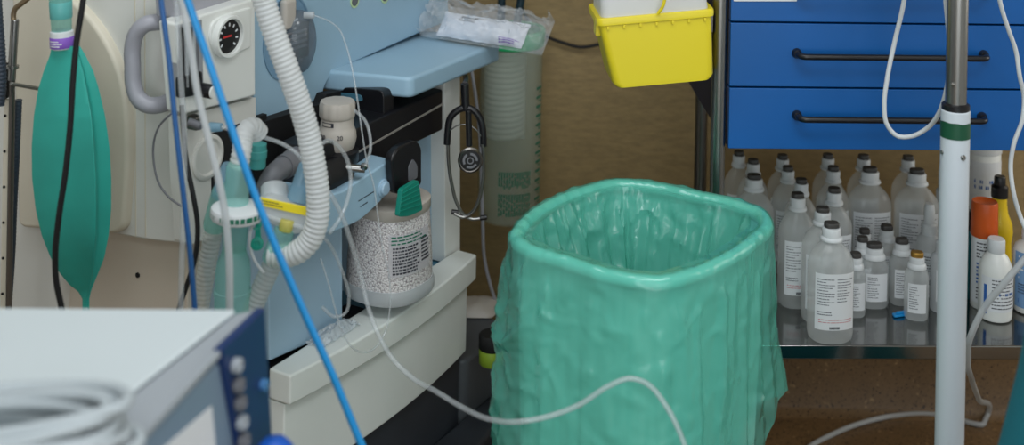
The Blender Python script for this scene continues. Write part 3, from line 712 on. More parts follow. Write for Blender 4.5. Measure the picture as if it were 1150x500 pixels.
for a_, b_ in [(.02, .03), (.64, .03), (.02, -.25), (.6, -.25)]:
    q = P3(a_, b_, .04)
    lathe('castor', [(.014, -.014), (.038, -.014), (.04, -.01), (.04, .01), (.038, .014), (.014, .014)], q, u, M['matblack'], am, 24)
    rod('castor_stem', q + V((0, 0, .02)), q + V((0, 0, .05)), .01, M['steel2'], am, 12)
# lower blue cabinet box left of the canister
fslab('absorber_cabinet', [(301, 240), (385, 225), (385, 369.5), (303, 406)], -.05, .26, M['lblue2'], am, .003)
fslab('canister_bay_back', [(384, 190), (500, 118), (500, 300), (384, 372)], -.135, .1, M['lblue2'], am, .002)
fslab('blue_side_panel', [(466, 150), (499, 120), (499.5, 280), (470, 312)], -.075, .06, M['lblue2'], am, .002)
fslab('end_column', [(499, 84), (517, 76), (517, 285), (500, 296)], -.045, .16, M['white'], am, .002)
# upper fascia and its parts
fas = fslab('front_fascia', rp([(286, -140), (502, -140), (504, 24), (470, 38), (374, 81), (364, 98), (362, 114), (286, 138)], [0, 0, 0, 0, 12, 8, 4, 0]), -.15, .3, M['lblue'], am, .004)
rec = lathe('sensor_recess', [(.0, -.001), (.058, -.001), (.061, .002), (.063, .002), (.063, .0)], Pf(322, 42, -.1495), n, mat('recess_blue', (118, 152, 178), rough=.4), fas, 48, .95, 1.12, u)
dome = lathe('flow_sensor', [(.045, 0), (.046, .012), (.042, .022), (.03, .03), (.012, .034), (0, .034)], Pf(330, 46, -.147), n, M['smoke'], fas, 36, .75, 1.15, u)
box('sensor_block', Pf(327, 66, -.146), u * .03, Zv * .06, n * .014, M['black'], dome, .003)
for k in range(4): box('sensor_fin', Pf(322, 58 - 6 * k, -.131), u * .05, Zv * .0035, n * .004, M['midgrey'], dome, .001)
box('sensor_bracket', Pf(312, 34, -.147), u * .03, Zv * .05, n * .016, M['beigegrey'], dome, .006)
rod('sensor_port', Pf(341, 17, -.125), Pf(353, 17, -.11), .006, M['clearw'], dome, 14)
for (x, y) in [(398, 1), (432, -4)]:
    ind = lathe('indicator_ring', [(.0125, 0), (.0125, .0015), (.0095, .0015), (.0095, .0)], Pf(x, y, -.1498), n, mat('pale_green_ring', (196, 220, 170), rough=.4), fas, 28)
    lathe('indicator_button', [(.0085, 0), (.0085, .0018), (.006, .003), (0, .003)], Pf(x, y, -.1498), n, M['midgrey'], ind, 24)
# work shelf
zsf = Pf(368, 80, -.15).z
sc_ = [Uz(x, y, zsf) for x, y in [(369, 79), (462, 87.5), (563, 47)]]
back = [sc_[2] - n * .26, sc_[0] - n * .1]
pts2 = [sc_[0], sc_[1], sc_[2], back[0], back[1]]
pl2 = [(p.x, p.y) for p in pts2]
shf = slab('work_shelf', [V((x, y, zsf)) for x, y in rp(pl2, [0, .014, .014, 0, 0])], (0, 0, -.036), M['lblue'], am, .007, 3)
# black recess under the shelf, guard frame, rail with silver line
fslab('recess_back', [(287, 140), (362, 116), (366, 106), (470, 80), (498, 74), (498, 120), (385, 215), (287, 215)], -.13, .02, M['matblack'], am, .001)
gf = sslab('guard_frame', rp([(369, 97), (427, 101), (431, 106), (431, 134), (369, 150)], [0, 7, 7, 2, 0]), .285, .03, M['black'], am, .004, seg=3)
sslab('guard_slot', rp([(372, 103), (404, 106), (407, 109), (407, 114), (372, 112)], 3), .2845, .002, M['tealblue'], gf, .0006)
fslab('rail_shelf', [(366, 142), (440, 128), (497, 100), (497, 108), (400, 165), (366, 178)], -.11, .06, M['matblack'], am, .002)
rail = fslab('black_rail', [(352, 168), (497.5, 100), (497.5, 146), (442, 173), (380, 218), (352, 220)], -.03, .07, M['black'], am, .004)
p0, p1 = Pf(376, 184, -.0285), Pf(497, 115.5, -.0285)
box('silver_strip', p0, p1 - p0, Zv * -.004, n * .0015, M['silver'], rail, .0005)
# APL valve
av = Pf(378, 168, -.045)
apl = lathe('adjustable_valve', [(.024, 0), (.029, .006), (.032, .02), (.031, .03), (.0285, .036), (.027, .04), (.0265, .052)], av, Zv, M['beigegrey'], am, 36)
lathe('valve_knob', [(.0262, .052), (.0285, .054), (.0295, .058), (.0295, .074), (.0275, .079), (.018, .0805), (0, .0795)], av, Zv, M['beigegrey'], apl, 48, flute=lambda k, j: (1 if j % 4 < 2 else .965) if 1 <= k <= 4 else 1)
vdir = (O - av); vdir.z = 0; vdir.normalize(); vr = V((-vdir.y, vdir.x, 0)); 
if vr.x < 0: vr = -vr
ang = lambda s_: (vdir * math.cos(s_) + vr * math.sin(s_))
text('valve_scale', '20', .010, av + ang(.15) * .0322 + Zv * .0275, vr * math.cos(.15) - vdir * math.sin(.15), Zv, M['ink'], apl)
text('valve_scale', '30', .010, av + ang(-.75) * .0322 + Zv * .0275, vr * math.cos(.75) + vdir * math.sin(.75), Zv, M['ink'], apl)
def fw(s_, t):
    w = -1.0 + s_ * .8; return av + ang(w) * (.0275) + Zv * (.05 - .007 * t)
patch('valve_mark', lambda s_, t: fw(s_, t), M['ink'], apl, 8, 1)
patch('valve_mark', lambda s_, t: av + ang(-.95 + s_ * .6) * .0279 + Zv * (.0488 - .0045 * t), M['beigegrey'], apl, 8, 1)
lathe('valve_base', [(.034, -.02), (.036, -.016), (.036, .0), (.026, .003)], av, Zv, M['black'], am, 36)
rod('black_port', Pf(372, 196, -.02) - u * .03, Pf(372, 196, -.02) + u * .035, .022, M['matblack'], am, 28)
# blue absorber front band with its knob
ab = fslab('absorber_front', rp([(352, 226), (386, 214), (441, 178), (441, 200), (433, 222), (405, 248), (372, 263), (352, 264)], [0, 2, 3, 8, 14, 10, 8, 0]), .012, .10, M['lblue'], am, .007, seg=3)
kp = Pf(430, 211, .012)
lathe('release_knob', [(.0145, 0), (.0145, .002), (.0125, .003), (.0115, .003), (.0115, .006), (.0095, .008), (0, .0082)], kp, n, M['lblue2'], ab, 28)
f0, f1, f2 = Pf(398, 222, .0128), Pf(424, 206, .0128), Pf(404, 240, .0128)
prints('band_print', lambda s_, t: f0 + (f1 - f0) * s_ + (f2 - f0) * t, 2, M['ink'], ab, 77, .3, .1, .8, .2, .9, .16, (.08, .16))
rod('pipe_joint', Pf(388, 188, -.005), Pf(410, 190, .02), .006, M['steel'], am, 14)
lathe('pipe_knuckle', [(0, -.006), (.005, -.004), (.006, 0), (.005, .004), (0, .006)], Pf(409, 187, .025), n, M['steel'], am, 14)
# absorber canister
cc = Pf(437, 335, -.02); cb = V((cc.x, cc.y, ZB + .022)); hc = .148
can = thing('dummy', '', '', cb) if False else None
cprof = [(.060, 0), (.067, .0015), (.069, .006), (.069, .017), (.068, .02), (.0668, .025)]
can = lathe('absorber_canister', [(.0665, .024), (.066, .06), (.063, .105), (.0605, .135), (.059, .14)], cb, Zv, M['gran'], am, 56, 1.05, 1.0, u, p=2.5)
lathe('canister_base', cprof, cb, Zv, M['bottlew'], can, 56, 1.06, 1.02, u, p=2.5)
lathe('canister_collar', [(.061, .138), (.0625, .14), (.0625, .155), (.06, .157)], cb, Zv, M['beigegrey'], can, 56, 1.04, 1.0, u, p=2.5)
def fc(s_, t, e=0):
    w = math.radians(-146 + 72 * s_); z = .118 - .068 * t
    r = .0672 - .0042 * max(0, (z - .06) / .075); cx, cy = math.cos(w), math.sin(w); qq = (abs(cx) ** 2.5 + abs(cy) ** 2.5) ** (-1 / 2.5)
    Yd = Zv.cross(u)
    return cb + Zv * z + (u * cx * 1.05 + Yd * cy) * qq * (r + .0004 + e)
cl = patch('canister_label', lambda s_, t: fc(s_, t), film('clear_label_film', (240, 240, 242), (224, 222, 226), .55, rough=.3), can, 24, 2)
prints('label_print', lambda s_, t: fc(s_, t, .0004), 3, M['inkgreen'], cl, 80, .6, .05, .9, .02, .26, .4, (.05, .15))
prints('label_print', lambda s_, t: fc(s_, t, .0004), 9, M['ink'], cl, 81, .8, .08, .66, .28, .95, .55, (.03, .12))
prints('label_print', lambda s_, t: fc(s_, t, .0004), 7, M['ink'], cl, 82, .7, .72, .98, .2, .8, .5, (.1, .3))
fslab('canister_latch', rp([(440, 178), (447, 166), (468, 157), (474, 165), (474, 208), (456, 219), (444, 218)], 5), .03, .016, M['black'], am, .004, seg=3)
fslab('latch_window', rp([(459, 205), (459, 187), (464, 178), (469, 186), (469, 200)], 3), .0312, .002, M['midgrey'], am, .0006)
gcl = fslab('canister_clip', rp([(452, 213), (470, 202), (475, 236), (460, 243), (448, 244)], 3), .052, .009, M['greencap'], can, .003, seg=3)
for k in range(5): fslab('clip_rib', [(453 - k * .8, 217 + k * 5), (471 + k * .7, 206.5 + k * 5.6), (471 + k * .7, 208 + k * 5.6), (453 - k * .8, 218.6 + k * 5)], .0535, .003, M['greencap'], gcl, .0005)
# gauge panel
gp = fslab('gauge_panel', rp([(197, 26), (287, -2), (287.5, 107.5), (206, 129)], [4, 0, 0, 4]), -.125, .035, M['white'], am, .004, seg=3)
fslab('panel_ledge', [(194, -30), (287, -60), (287, -3), (197, 22)], -.15, .04, M['ggrey'], am, .003)
fslab('gauge_plate', rp([(238, 25), (252, 17), (282, 8), (282, 53), (256, 65), (243, 62), (235, 45)], [8, 6, 2, 2, 6, 8, 8]), -.121, .006, M['white'], gp, .0025, seg=3)
gc = Pf(254.5, 40.5, -.121)
gb = lathe('gauge_bezel', [(.0325, 0), (.0325, .008), (.031, .010), (.0275, .010), (.0265, .008), (.0265, .004)], gc, n, M['white'], gp, 44)
lathe('gauge_face', [(.0258, .004), (0, .0041)], gc, n, M['black'], gb, 36)
for k in range(9):
    w = math.radians(-40 + 32.5 * k); dv = u * math.cos(w) + Zv * math.sin(w)
    box('dial_tick', gc + n * .0045 + dv * .016 - Zv.lerp(u, .5) * .0012, dv * .005, dv.cross(n) * .0026, n * .0004, M['paper'], gb, 0)
box('gauge_needle', gc + n * .005 - u * .013 - Zv * .001, u * .018, Zv * .003, n * .0005, M['red'], gb, 0)
fm = fslab('flowmeter_window', [(200.5, 28), (227, 22), (229, 104), (203, 110)], -.1235, .02, mat('grey_window', (150, 152, 156), rough=.25), gp, .001)
for x0, x1 in ((201.5, 206.5), (212, 216.5), (220, 223)):
    fslab('flow_channel', [(x0, 31), (x1, 30), (x1 + 1.5, 100), (x0 + 1.5, 102)], -.1225, .004, M['black'] if x0 != 220 else M['midgrey'], fm, .0006)
for x in (209, 218): rod('flow_tube', Pf(x, 32, -.119), Pf(x + 1.5, 98, -.119), .0022, M['clear'], fm, 12)
fslab('flow_block', [(203, 88), (228, 80), (229, 106), (203.5, 111)], -.119, .012, M['black'], fm, .003)
lathe('flow_knob', [(.0105, 0), (.0105, .018), (.0095, .020)], Pf(228, 101, -.118), n, M['black'], fm, 28)
lathe('flow_knob_cap', [(.009, .0195), (.0095, .021), (.0085, .0225), (0, .0226)], Pf(228, 101, -.118), n, M['white'], fm, 28)
# lower white front panel with round recess and black opening
lp = fslab('lower_front_panel', rp([(205, 131), (287.5, 109.5), (288, 157), (244, 163), (241, 192), (252, 262), (212, 276), (207, 200)], [2, 0, 2, 6, 6, 4, 4, 0]), -.14, .03, M['offwhite'], am, .003)
fslab('opening_back', [(238, 150), (300, 128), (300, 236), (238, 232)], -.1385, .01, M['matblack'], am, .001)
lathe('port_recess', [(.034, 0), (.034, .004), (.031, .0055), (.028, .0055), (.025, .002), (0, .0015)], Pf(232, 176, -.1402), n, M['offwhite'], lp, 40)
rod('gas_outlet', Pf(212, 137, -.12), Pf(226, 142, -.10), .006, M['midgrey'], am, 14)
box('outlet_block', Pf(209, 145, -.138), u * .016, Zv * .02, n * .02, M['steel2'], am, .002)
rod('outlet_luer', Pf(236, 143, -.10), Pf(249, 143, -.08), .0075, M['bluec'], am, 14, .006)
# side covers
sslab('side_cover', rp([(-60, -140), (199, -140), (199, 90), (207, 274), (170, 271), (124, 262), (70, 255), (60, 420), (-60, 420)], [0, 0, 0, 6, 20, 10, 0, 0, 0]), -.055, .10, M['offwhite'], am, .004)
sslab('rear_body', [(-50, -140), (204, -140), (212, 440), (-50, 440)], -.03, .3, M['beige'], am, .003)
sslab('round_cover', rp([(12, -25), (62, -14), (95, 12), (126, 58), (141, 108), (143, 180), (137, 264), (20, 256)], [10, 25, 25, 30, 30, 30, 14, 10]), -.072, .03, M['creamp'], am, .007, seg=3)
for x in (150, 161): sslab('cover_seam', [(x, -140), (x + 1.4, -140), (x + 3, 266), (x + 1.6, 266)], -.0556, .002, M['creamp'], am, .0004)
sslab('edge_trim', [(188, -140), (200, -140), (207, 268), (197, 270)], -.062, .02, M['white'], am, .004, seg=3)
lathe('side_screw', [(.004, 0), (.004, .002), (0, .0025)], Ps(155, 309, -.03), -u, M['matblack'], am, 14)
hp = [Ps(192, 26, -.058), Ps(176, 25, -.085), Ps(164, 27, -.098), Ps(154, 36, -.103), Ps(149, 52, -.104), Ps(149, 75, -.104), Ps(150, 95, -.104), Ps(155, 110, -.103), Ps(166, 118, -.098), Ps(178, 118, -.085), Ps(192, 113, -.058)]
tube('grab_handle', hp, .0125, M['ggrey'], am, step=.006, res=20)
# top of the machine housing, out of frame
# ------------------------------------------------------------------ things on and around the machine
# rail, hose and hook at far left
DL = 2.03
mr = thing('equipment_rail', 'upright steel rail with ring and hooked tube at far left', 'rail', U(12, 345, DL))
rod('rail_post', U(17, 22, DL), U(13, 90, DL), .0062, M['steel'], mr, 18)
rod('rail_post_lower', U(14, 75, DL), U(9, 400, DL), .0045, M['steel2'], mr, 16)
tube('hook_tube', [U(16, 26, DL), U(15, 18, DL), U(17, 10, DL), U(23, 5, DL), U(32, -2, DL), U(44, -14, DL)], .0042, mat('brass_tube', (150, 130, 104), rough=.3, metal=.8), mr, step=.004)
lathe('rail_ring', [(.0065, -.002), (.0095, -.002), (.0095, .002), (.0065, .002), (.0065, -.002)], U(14, 75, DL), Zv, M['steel'], mr, 22, caps=False)
rod('cross_rod', U(12, 94, DL - .01), U(62, 103, DL + .06), .003, M['steel'], mr, 14)
box('rail_clamp', U(-10, 112, DL), (.024, 0, 0), (0, .03, 0), (0, 0, .05), M['matblack'], mr, .004)
hs = slab('hole_strip', [U(x, y, DL + .012) for x, y in [(4, 112), (10, 112), (5, 420), (-1, 420)]], (0, .006, 0), M['creamp'], mr, .0008)
for k in range(6): lathe('strip_hole', [(.0022, 0), (.0022, .0006), (0, .0007)], U(5.8 - k * .6, 130 + k * 40, DL + .0118), (0, -1, 0), M['matblack'], hs, 12)
tag(hose('ventilation_hose', [U(x, y, D) for x, y, D in [(21, 112, 2.06), (19, 160, 2.06), (16, 220, 2.06), (13, 290, 2.06), (9, 350, 2.06), (5, 420, 2.06)]], .0055, mat('slate_corrugated', (52, 66, 80), rough=.5), pitch=.006), 'thin dark slate corrugated hose beside the steel rail', 'hose')
tag(hose('ventilation_hose', [U(x, y, D) for x, y, D in [(-6, -30, 2.0), (-3, 20, 2.0), (0, 60, 2.0), (1, 95, 2.0), (-1, 118, 2.0)]], .0085, mat('charcoal_corrugated', (44, 54, 66), rough=.5), pitch=.006), 'dark corrugated hose cut off by the left frame edge, top corner', 'hose')
# breathing bag
BD = 1.98
rb = thing('breathing_bag', 'flat green rubber breathing bag with purple neck band hanging at left', 'breathing bag', U(97, 345, BD))
prof = [(52, 58, 62, 84, 90), (62, 56, 66, 88, 96), (80, 49, 75, 93, 105), (100, 43, 84, 97, 111), (130, 38, 92, 102, 118), (165, 35.5, 97, 105, 123), (200, 36, 100, 107, 125), (235, 40, 102, 107.5, 125), (265, 47, 101, 107, 122), (290, 57, 99, 105, 117), (308, 68, 97, 103, 110), (320, 78, 96, 101, 105), (328, 88, 95, 99, 102), (336, 92.5, 95, 97, 100.5), (348, 92.5, 95, 97, 100.5), (360, 92.5, 95, 97, 100.5)]
mmpx = BD / F
ringsb = []
def blend(prof, y):
    for a_, b_ in zip(prof, prof[1:]):
        if a_[0] <= y <= b_[0]:
            t = (y - a_[0]) / (b_[0] - a_[0]); return [a_[k] + (b_[k] - a_[k]) * t for k in range(5)]
for k in range(78):
    y = 52 + (360 - 52) * k / 77
    Y, xl, xm, xf, xr = blend(prof, y)
    w = (xr - xl) * mmpx; neck = (1 if y > 330 else 0)
    ff = min(1, (y - 52) / 80) if y < 132 else min(1, max(.25, (338 - y) / 60))
    if y < 62: ff = max(ff, .35)
    fr = w * .5 * (.45 + .35 * ff)
    L_ = lambda px, dD: U(px, y, BD + dD)
    mid = (xl + xr) / 2
    # star section: left ridge, front panel, front ridge, valley, right ridge, rear
    ctrl = [L_(xl, 0), L_(xl + (xf - xl) * .3, -fr * .40), L_(xl + (xf - xl) * .7, -fr * .72), L_(xf - .5, -fr * .95), L_(xf + .3, -fr * .85), L_(xf + (xr - xf) * .18, -fr * .35), L_(xf + (xr - xf) * .6, -fr * .16), L_(xr, 0), L_(xr - (xr - xl) * .1, fr * .12), L_(mid, fr * .5), L_(xl + (xr - xl) * .1, fr * .12)]
    ringsb.append(cat_rom(ctrl, 1e9, True) if False else ctrl)
def smooth_ring(c):
    out = []
    N = len(c)
    for i in range(N):
        for t in (0, .33, .66):
            p0, p1, p2, p3 = c[i - 1], c[i], c[(i + 1) % N], c[(i + 2) % N]
            m1, m2 = (p2 - p0) * .25, (p3 - p1) * .25; t2, t3 = t * t, t ** 3
            out.append(p1 * (2 * t3 - 3 * t2 + 1) + m1 * (t3 - 2 * t2 + t) + p2 * (-2 * t3 + 3 * t2) + m2 * (t3 - t2))
    return out
rloft('bag_body', [smooth_ring(r) for r in ringsb], M['bag'], rb)
cpt = U(70, 54, BD); up = (U(68, 0, BD) - U(70, 54, BD)).normalized(); k_ = mmpx
lathe('neck_collar', [(.0155, 0), (.0172, .002), (.0172, 15 * k_), (.0168, 19 * k_), (.015, 20 * k_)], cpt, up, M['capwhite'], rb, 32)
band = lathe('purple_band', [(.0172, 1.5 * k_), (.0177, 2 * k_), (.0177, 13 * k_), (.0172, 13.5 * k_)], cpt, up, M['purple'], rb, 32)
Xd = V((1, 0, 0)); Xd = (Xd - up * Xd.dot(up)).normalized(); Yd = V((0, -1, 0))
fb = lambda s_, t: cpt + up * (11.5 - 9 * t) * k_ + (Xd * math.sin(-.9 + 1.2 * s_) + Yd * math.cos(-.9 + 1.2 * s_)) * .0179
prints('band_print', fb, 3, M['paper'], band, 91, .7, 0, 1, .05, .95, .5, (.1, .25))
lathe('bag_connector', [(.0135, 18 * k_), (.0145, 19 * k_), (.0155, 40 * k_), (.0165, 56 * k_), (.017, 70 * k_), (.017, 110 * k_)], cpt, up, M['tealc'], rb, 32)
lathe('connector_grip', [(.0158, 34 * k_), (.0163, 35 * k_), (.0168, 52 * k_), (.016, 53 * k_)], cpt, up, mat('teal_grip', (92, 172, 168), rough=.4), rb, 32)
# cables hanging in front at left
cable('monitor_cable', 'thick black cable hanging in front of the green breathing bag', 'cable', [(100, -80, 1.82), (97, -30, 1.82), (92, 10, 1.82), (87, 40, 1.82), (82, 90, 1.82), (79, 140, 1.82), (74, 190, 1.82), (66, 245, 1.82), (62, 285, 1.82), (63, 315, 1.82), (69, 345, 1.82), (80, 400, 1.82)], .0042, 'matblack', up=True)
cable('monitor_cable', 'black cable curving down between the white side cover and front panel', 'cable', [(204, 118, 1.93), (206, 150, 1.92), (210, 185, 1.91), (217, 220, 1.9), (222, 255, 1.9), (219, 290, 1.9), (210, 320, 1.9), (200, 350, 1.9), (190, 390, 1.9)], .0036, 'matblack')
cable('gas_hose', 'dark blue straight hose hanging by the grey handle', 'hose', [(178, -30, 1.75), (181, 0, 1.75), (189, 60, 1.75), (196, 130, 1.75), (205, 210, 1.75), (213, 280, 1.75), (219, 350, 1.75), (224, 420, 1.75)], .0036, 'navyt', up=True)
cable('gas_hose', 'bright sky blue hose crossing diagonally in front of the machine', 'hose', [(198, -40, 1.6), (210, -2, 1.6), (232, 62, 1.6), (257, 135, 1.6), (283, 210, 1.6), (312, 283, 1.6), (342, 352, 1.6), (373, 420, 1.6), (404, 495, 1.6), (428, 550, 1.6)], .0046, 'cyan', up=True)
cable('tubing', 'milky white tube hanging straight beside the blue hoses, reaching lowest connectors', 'tube', [(198, -30, 1.68), (206, 10, 1.68), (214, 55, 1.68), (222, 105, 1.68), (233, 150, 1.68), (244, 195, 1.68), (252, 235, 1.68), (257, 285, 1.68), (258, 350, 1.68), (258, 400, 1.68)], .0046, 'clearw', up=True)
cable('tubing', 'clear tube running along the front edge of the white side cover', 'tube', [(196, -30, 1.86), (200, 30, 1.86), (203, 90, 1.86), (206, 130, 1.86), (207, 180, 1.86), (206, 240, 1.86), (204, 300, 1.86), (203, 360, 1.86)], .0042, 'clear', up=True)
cable('cable', 'hair-thin grey cable curving on the white side cover below the handle', 'cable', [(192, 128, 1.96), (180, 140, 1.97), (173, 158, 1.98), (173, 185, 1.98), (179, 207, 1.975), (190, 222, 1.97), (204, 232, 1.965)], .0016, 'midgrey')
# corrugated breathing hoses
tag(hose('breathing_hose', [Pf(316, -118, -.135), Pf(308, -120, -.06)] + [U(x, y, D) for x, y, D in [(290, -75, 1.86), (290, -40, 1.84), (297, 2, 1.84), (309, 40, 1.84), (323, 78, 1.84), (336, 115, 1.845), (346, 150, 1.85), (353, 185, 1.85), (357, 220, 1.85), (356, 248, 1.85), (348, 270, 1.85), (334, 283, 1.85), (318, 287, 1.855), (304, 286, 1.86)]], .0166, M['hosew'], pitch=.0068), 'long white corrugated breathing hose curving down from the top edge into a hook', 'breathing hose')
tag(hose('breathing_hose', [U(x, y, D) for x, y, D in [(291, 150, 1.92), (284, 143, 1.91), (277, 146, 1.90), (273, 158, 1.89), (271, 172, 1.88), (268, 188, 1.88)]], .0142, M['hosew'], pitch=.0066), 'short white corrugated hose bent over the clear elbow connector', 'breathing hose')
tag(hose('breathing_hose', [U(x, y, D) for x, y, D in [(249, 215, 1.94), (243, 245, 1.93), (236, 280, 1.93), (229, 320, 1.93), (222, 360, 1.93), (216, 400, 1.93)]] + [V((-.47, 1.9, .45)), V((-.48, 1.89, .2)), V((-.48, 1.87, .05)), V((-.5, 1.8, .016)), V((-.55, 1.7, .016))], .0135, M['hosec'], pitch=.0068), 'see-through corrugated hose hanging left of the teal bell connector', 'breathing hose')
tag(hose('breathing_hose', [U(x, y, D) for x, y, D in [(309, 289, 1.88), (302, 305, 1.88), (293, 325, 1.88), (284, 348, 1.88), (272, 385, 1.88)]] + [V((-.40, 1.87, .45)), V((-.41, 1.85, .2)), V((-.41, 1.82, .05)), V((-.42, 1.74, .016)), V((-.46, 1.64, .016))], .0142, M['hosec'], pitch=.0068), 'see-through corrugated hose running down from the teal cuff under the yellow label', 'breathing hose')
def along(name, px, prof, m, parent, seg=28):
    a_, b_ = U(*px[0]), U(*px[1]); L = (b_ - a_).length
    return lathe(name, [(r, t * L) for r, t in prof], a_, b_ - a_, m, parent, seg)
# Y-piece with filter disc and water trap bell
yp = thing('breathing_connector', 'clear teal connector with white disc ring and bell-shaped lower cup', 'connector', U(262, 345, 1.87))
along('upper_tube', [(267, 184, 1.87), (264, 240, 1.87)], [(.0142, 0), (.0158, .04), (.0158, .35), (.0178, .4), (.0178, 1)], M['tealc'], yp)
dsk = along('filter_disc', [(267, 231, 1.86), (266, 246, 1.86)], [(.030, 0), (.036, .12), (.037, .3), (.037, .75), (.035, .92), (.028, 1)], M['capwhite'], yp)
fd = lambda s_, t: U(267, 234, 1.86) + V((math.sin(-1.1 + 2.2 * s_) * .0374, -math.cos(-1.1 + 2.2 * s_) * .0374, -.009 * t))
prints('disc_print', fd, 1, M['inkgreen'], dsk, 95, 1, 0, 1, 0, 1, .75, (.06, .16))
along('lower_tube', [(265, 247, 1.87), (263, 284, 1.87)], [(.018, 0), (.0175, .5), (.0162, 1)], M['tealc'], yp)
along('bell_cup', [(263, 280, 1.87), (260, 352, 1.87)], [(.0165, 0), (.0185, .08), (.0225, .18), (.0245, .35), (.0245, .62), (.026, .63), (.026, .7), (.0245, .71), (.0245, 1)], M['tealc'], yp)
# blue-grey elbow left of it
bl = thing('hose_cuff', 'pale blue cuff leaning behind the clear teal connector', 'connector', U(245, 262, 1.92))
along('cuff', [(261, 186, 1.92), (250, 222, 1.92)], [(.0135, 0), (.015, .05), (.0165, .6), (.016, 1)], M['bluec'], bl)
along('cuff_sleeve', [(251, 214, 1.915), (240, 256, 1.93)], [(.0155, 0), (.0165, .05), (.0165, .9), (.015, 1)], M['tealc'], bl)
# green port ring behind the short hose
along('green_port', [(290, 160, 1.96), (289, 188, 1.96)], [(.009, 0), (.0125, .05), (.0125, .3), (.0135, .32), (.0135, .6), (.012, .62), (.012, 1)], mat('dark_teal_port', (70, 150, 146), rough=.35), am, 24)
# grey elbow
ge = thing('elbow_connector', 'grey plastic elbow connector joining the machine port behind the hose', 'connector', U(300, 220, 1.97))
tube('elbow_tube', [U(342, 176, 2.05), U(330, 184, 2.02), U(316, 189, 1.99), U(305, 199, 1.97), U(298, 216, 1.96), U(295, 236, 1.96)], .0155, M['midgrey'], ge, step=.006, res=22)
along('elbow_collar', [(336, 178, 2.035), (318, 188, 1.995)], [(.017, 0), (.0195, .08), (.0195, .5), (.018, .55), (.018, 1)], M['midgrey'], ge)
# heat-moisture filter with yellow label
fb_ = thing('breathing_filter', 'translucent white breathing filter carrying a yellow printed label strip', 'filter', U(318, 262, 1.87))
fp = [(287, 226), (300, 221), (346, 238), (350, 246), (344, 262), (330, 264), (290, 247), (285, 240)]
slab('filter_body', [U(x, y, 1.855) for x, y in rp(fp, 4)], (0.004, .045, 0), M['bottlew'], fb_, .004, 3)
slab('filter_ridge', [U(x, y, 1.85) for x, y in rp([(286, 238), (346, 257), (346, 260), (286, 241)], 1)], (0, .05, 0), M['bottlew'], fb_, .001)
ylb = slab('filter_label', [U(x, y, 1.853) for x, y in [(292, 222), (344, 233), (345, 243), (292, 231)]], (0, .003, 0), M['yellowl'], fb_, .0005)
y0, y1, y2 = U(294, 223.5, 1.8525), U(340, 233, 1.8525), U(294, 230.5, 1.8525)
prints('label_print', lambda s_, t: y0 + (y1 - y0) * s_ + (y2 - y0) * t, 2, M['ink'], ylb, 96, .5, 0, .6, .1, .9, .35, (.06, .15))
along('filter_upper_port', [(308, 208, 1.9), (308, 232, 1.88)], [(.017, 0), (.019, .1), (.019, .8), (.017, 1)], M['bottlew'], fb_)
along('yellow_ring', [(323, 247, 1.853), (320, 260, 1.85)], [(.0085, 0), (.0095, .1), (.0095, .85), (.008, 1)], film('clear_yellow_plastic', (250, 244, 190), (240, 228, 130), .5, rough=.2, transl=.3), fb_)
along('teal_cuff', [(320, 257, 1.855), (308, 291, 1.865)], [(.0125, 0), (.0145, .1), (.0158, .5), (.0175, .55), (.0175, 1)], M['tealc'], fb_)
along('blue_cuff', [(346, 184, 1.9), (334, 228, 1.88)], [(.011, 0), (.0125, .05), (.015, .6), (.0165, .63), (.0165, 1)], M['bluec'], fb_)
# small green cap on a strap
gcap = thing('port_cap', 'small dark green port cap dangling on a loop strap below the filter disc', 'cap', U(290, 282, 1.85))
lathe('cap_disc', [(.0085, 0), (.009, .001), (.009, .005), (.0045, .0055), (.004, .004), (0, .004)], U(289, 273, 1.85), (0.1, -1, .1), M['greencap'], gcap, 24)
slab('cap_tab', [U(x, y, 1.848) for x, y in rp([(287, 252), (292, 252), (293, 268), (286, 268)], 1)], (0, .003, 0), M['greencap'], gcap, .0006)
tube('cap_strap', [U(284, 252, 1.848), U(281, 262, 1.846), U(281, 276, 1.846), U(285, 290, 1.847), U(291, 300, 1.848), U(296, 306, 1.85)], .0022, M['clearw'], gcap, step=.004, res=8)
lathe('strap_ring', [(.005, -.0015), (.0075, -.0015), (.0075, .0015), (.005, .0015), (.005, -.0015)], U(288, 252, 1.85), (0.1, -1, .2), M['greencap'], gcap, 20, caps=False)

# clear sampling lines
cable('sample_line', 'clear sampling line arching from the outlet nozzle to the black valve base', 'tube', [(249, 143, 1.975), (270, 148, 1.97), (295, 154, 1.96), (318, 162, 1.955), (335, 174, 1.95), (346, 190, 1.95)], .0032, 'clear')
cable('sample_line', 'fine clear line falling from the sensor dome past the beige valve', 'tube', [(352, 17, 2.16), (368, 23, 2.15), (380, 32, 2.13), (389, 52, 2.1), (396, 80, 2.07), (401, 110, 2.05), (406, 145, 2.04), (413, 185, 2.04), (419, 205, 2.045), (424, 240, 2.05), (430, 280, 2.05), (437, 310, 2.06), (438, 345, 2.06), (433, 372, 2.05), (424, 388, 2.03), (408, 396, 2.0), (395, 390, 1.98), (384, 372, 1.97), (376, 345, 1.97), (368, 315, 1.97), (360, 290, 1.97)], .0014, 'clear', step=.006)
cable('sample_line', 'clear line looping around the beige valve down to the steel joint', 'tube', [(356, 165, 1.96), (368, 158, 1.98), (380, 164, 2.0), (390, 180, 2.01), (394, 200, 2.01), (391, 222, 2.0), (382, 245, 1.98), (370, 262, 1.96)], .0034, 'clear')
cable('sample_line', 'thin clear line bowing from the valve knob to the steel knuckle', 'tube', [(398, 124, 2.1), (409, 134, 2.08), (415, 150, 2.06), (416, 168, 2.05), (410, 186, 2.05)], .0026, 'clear')
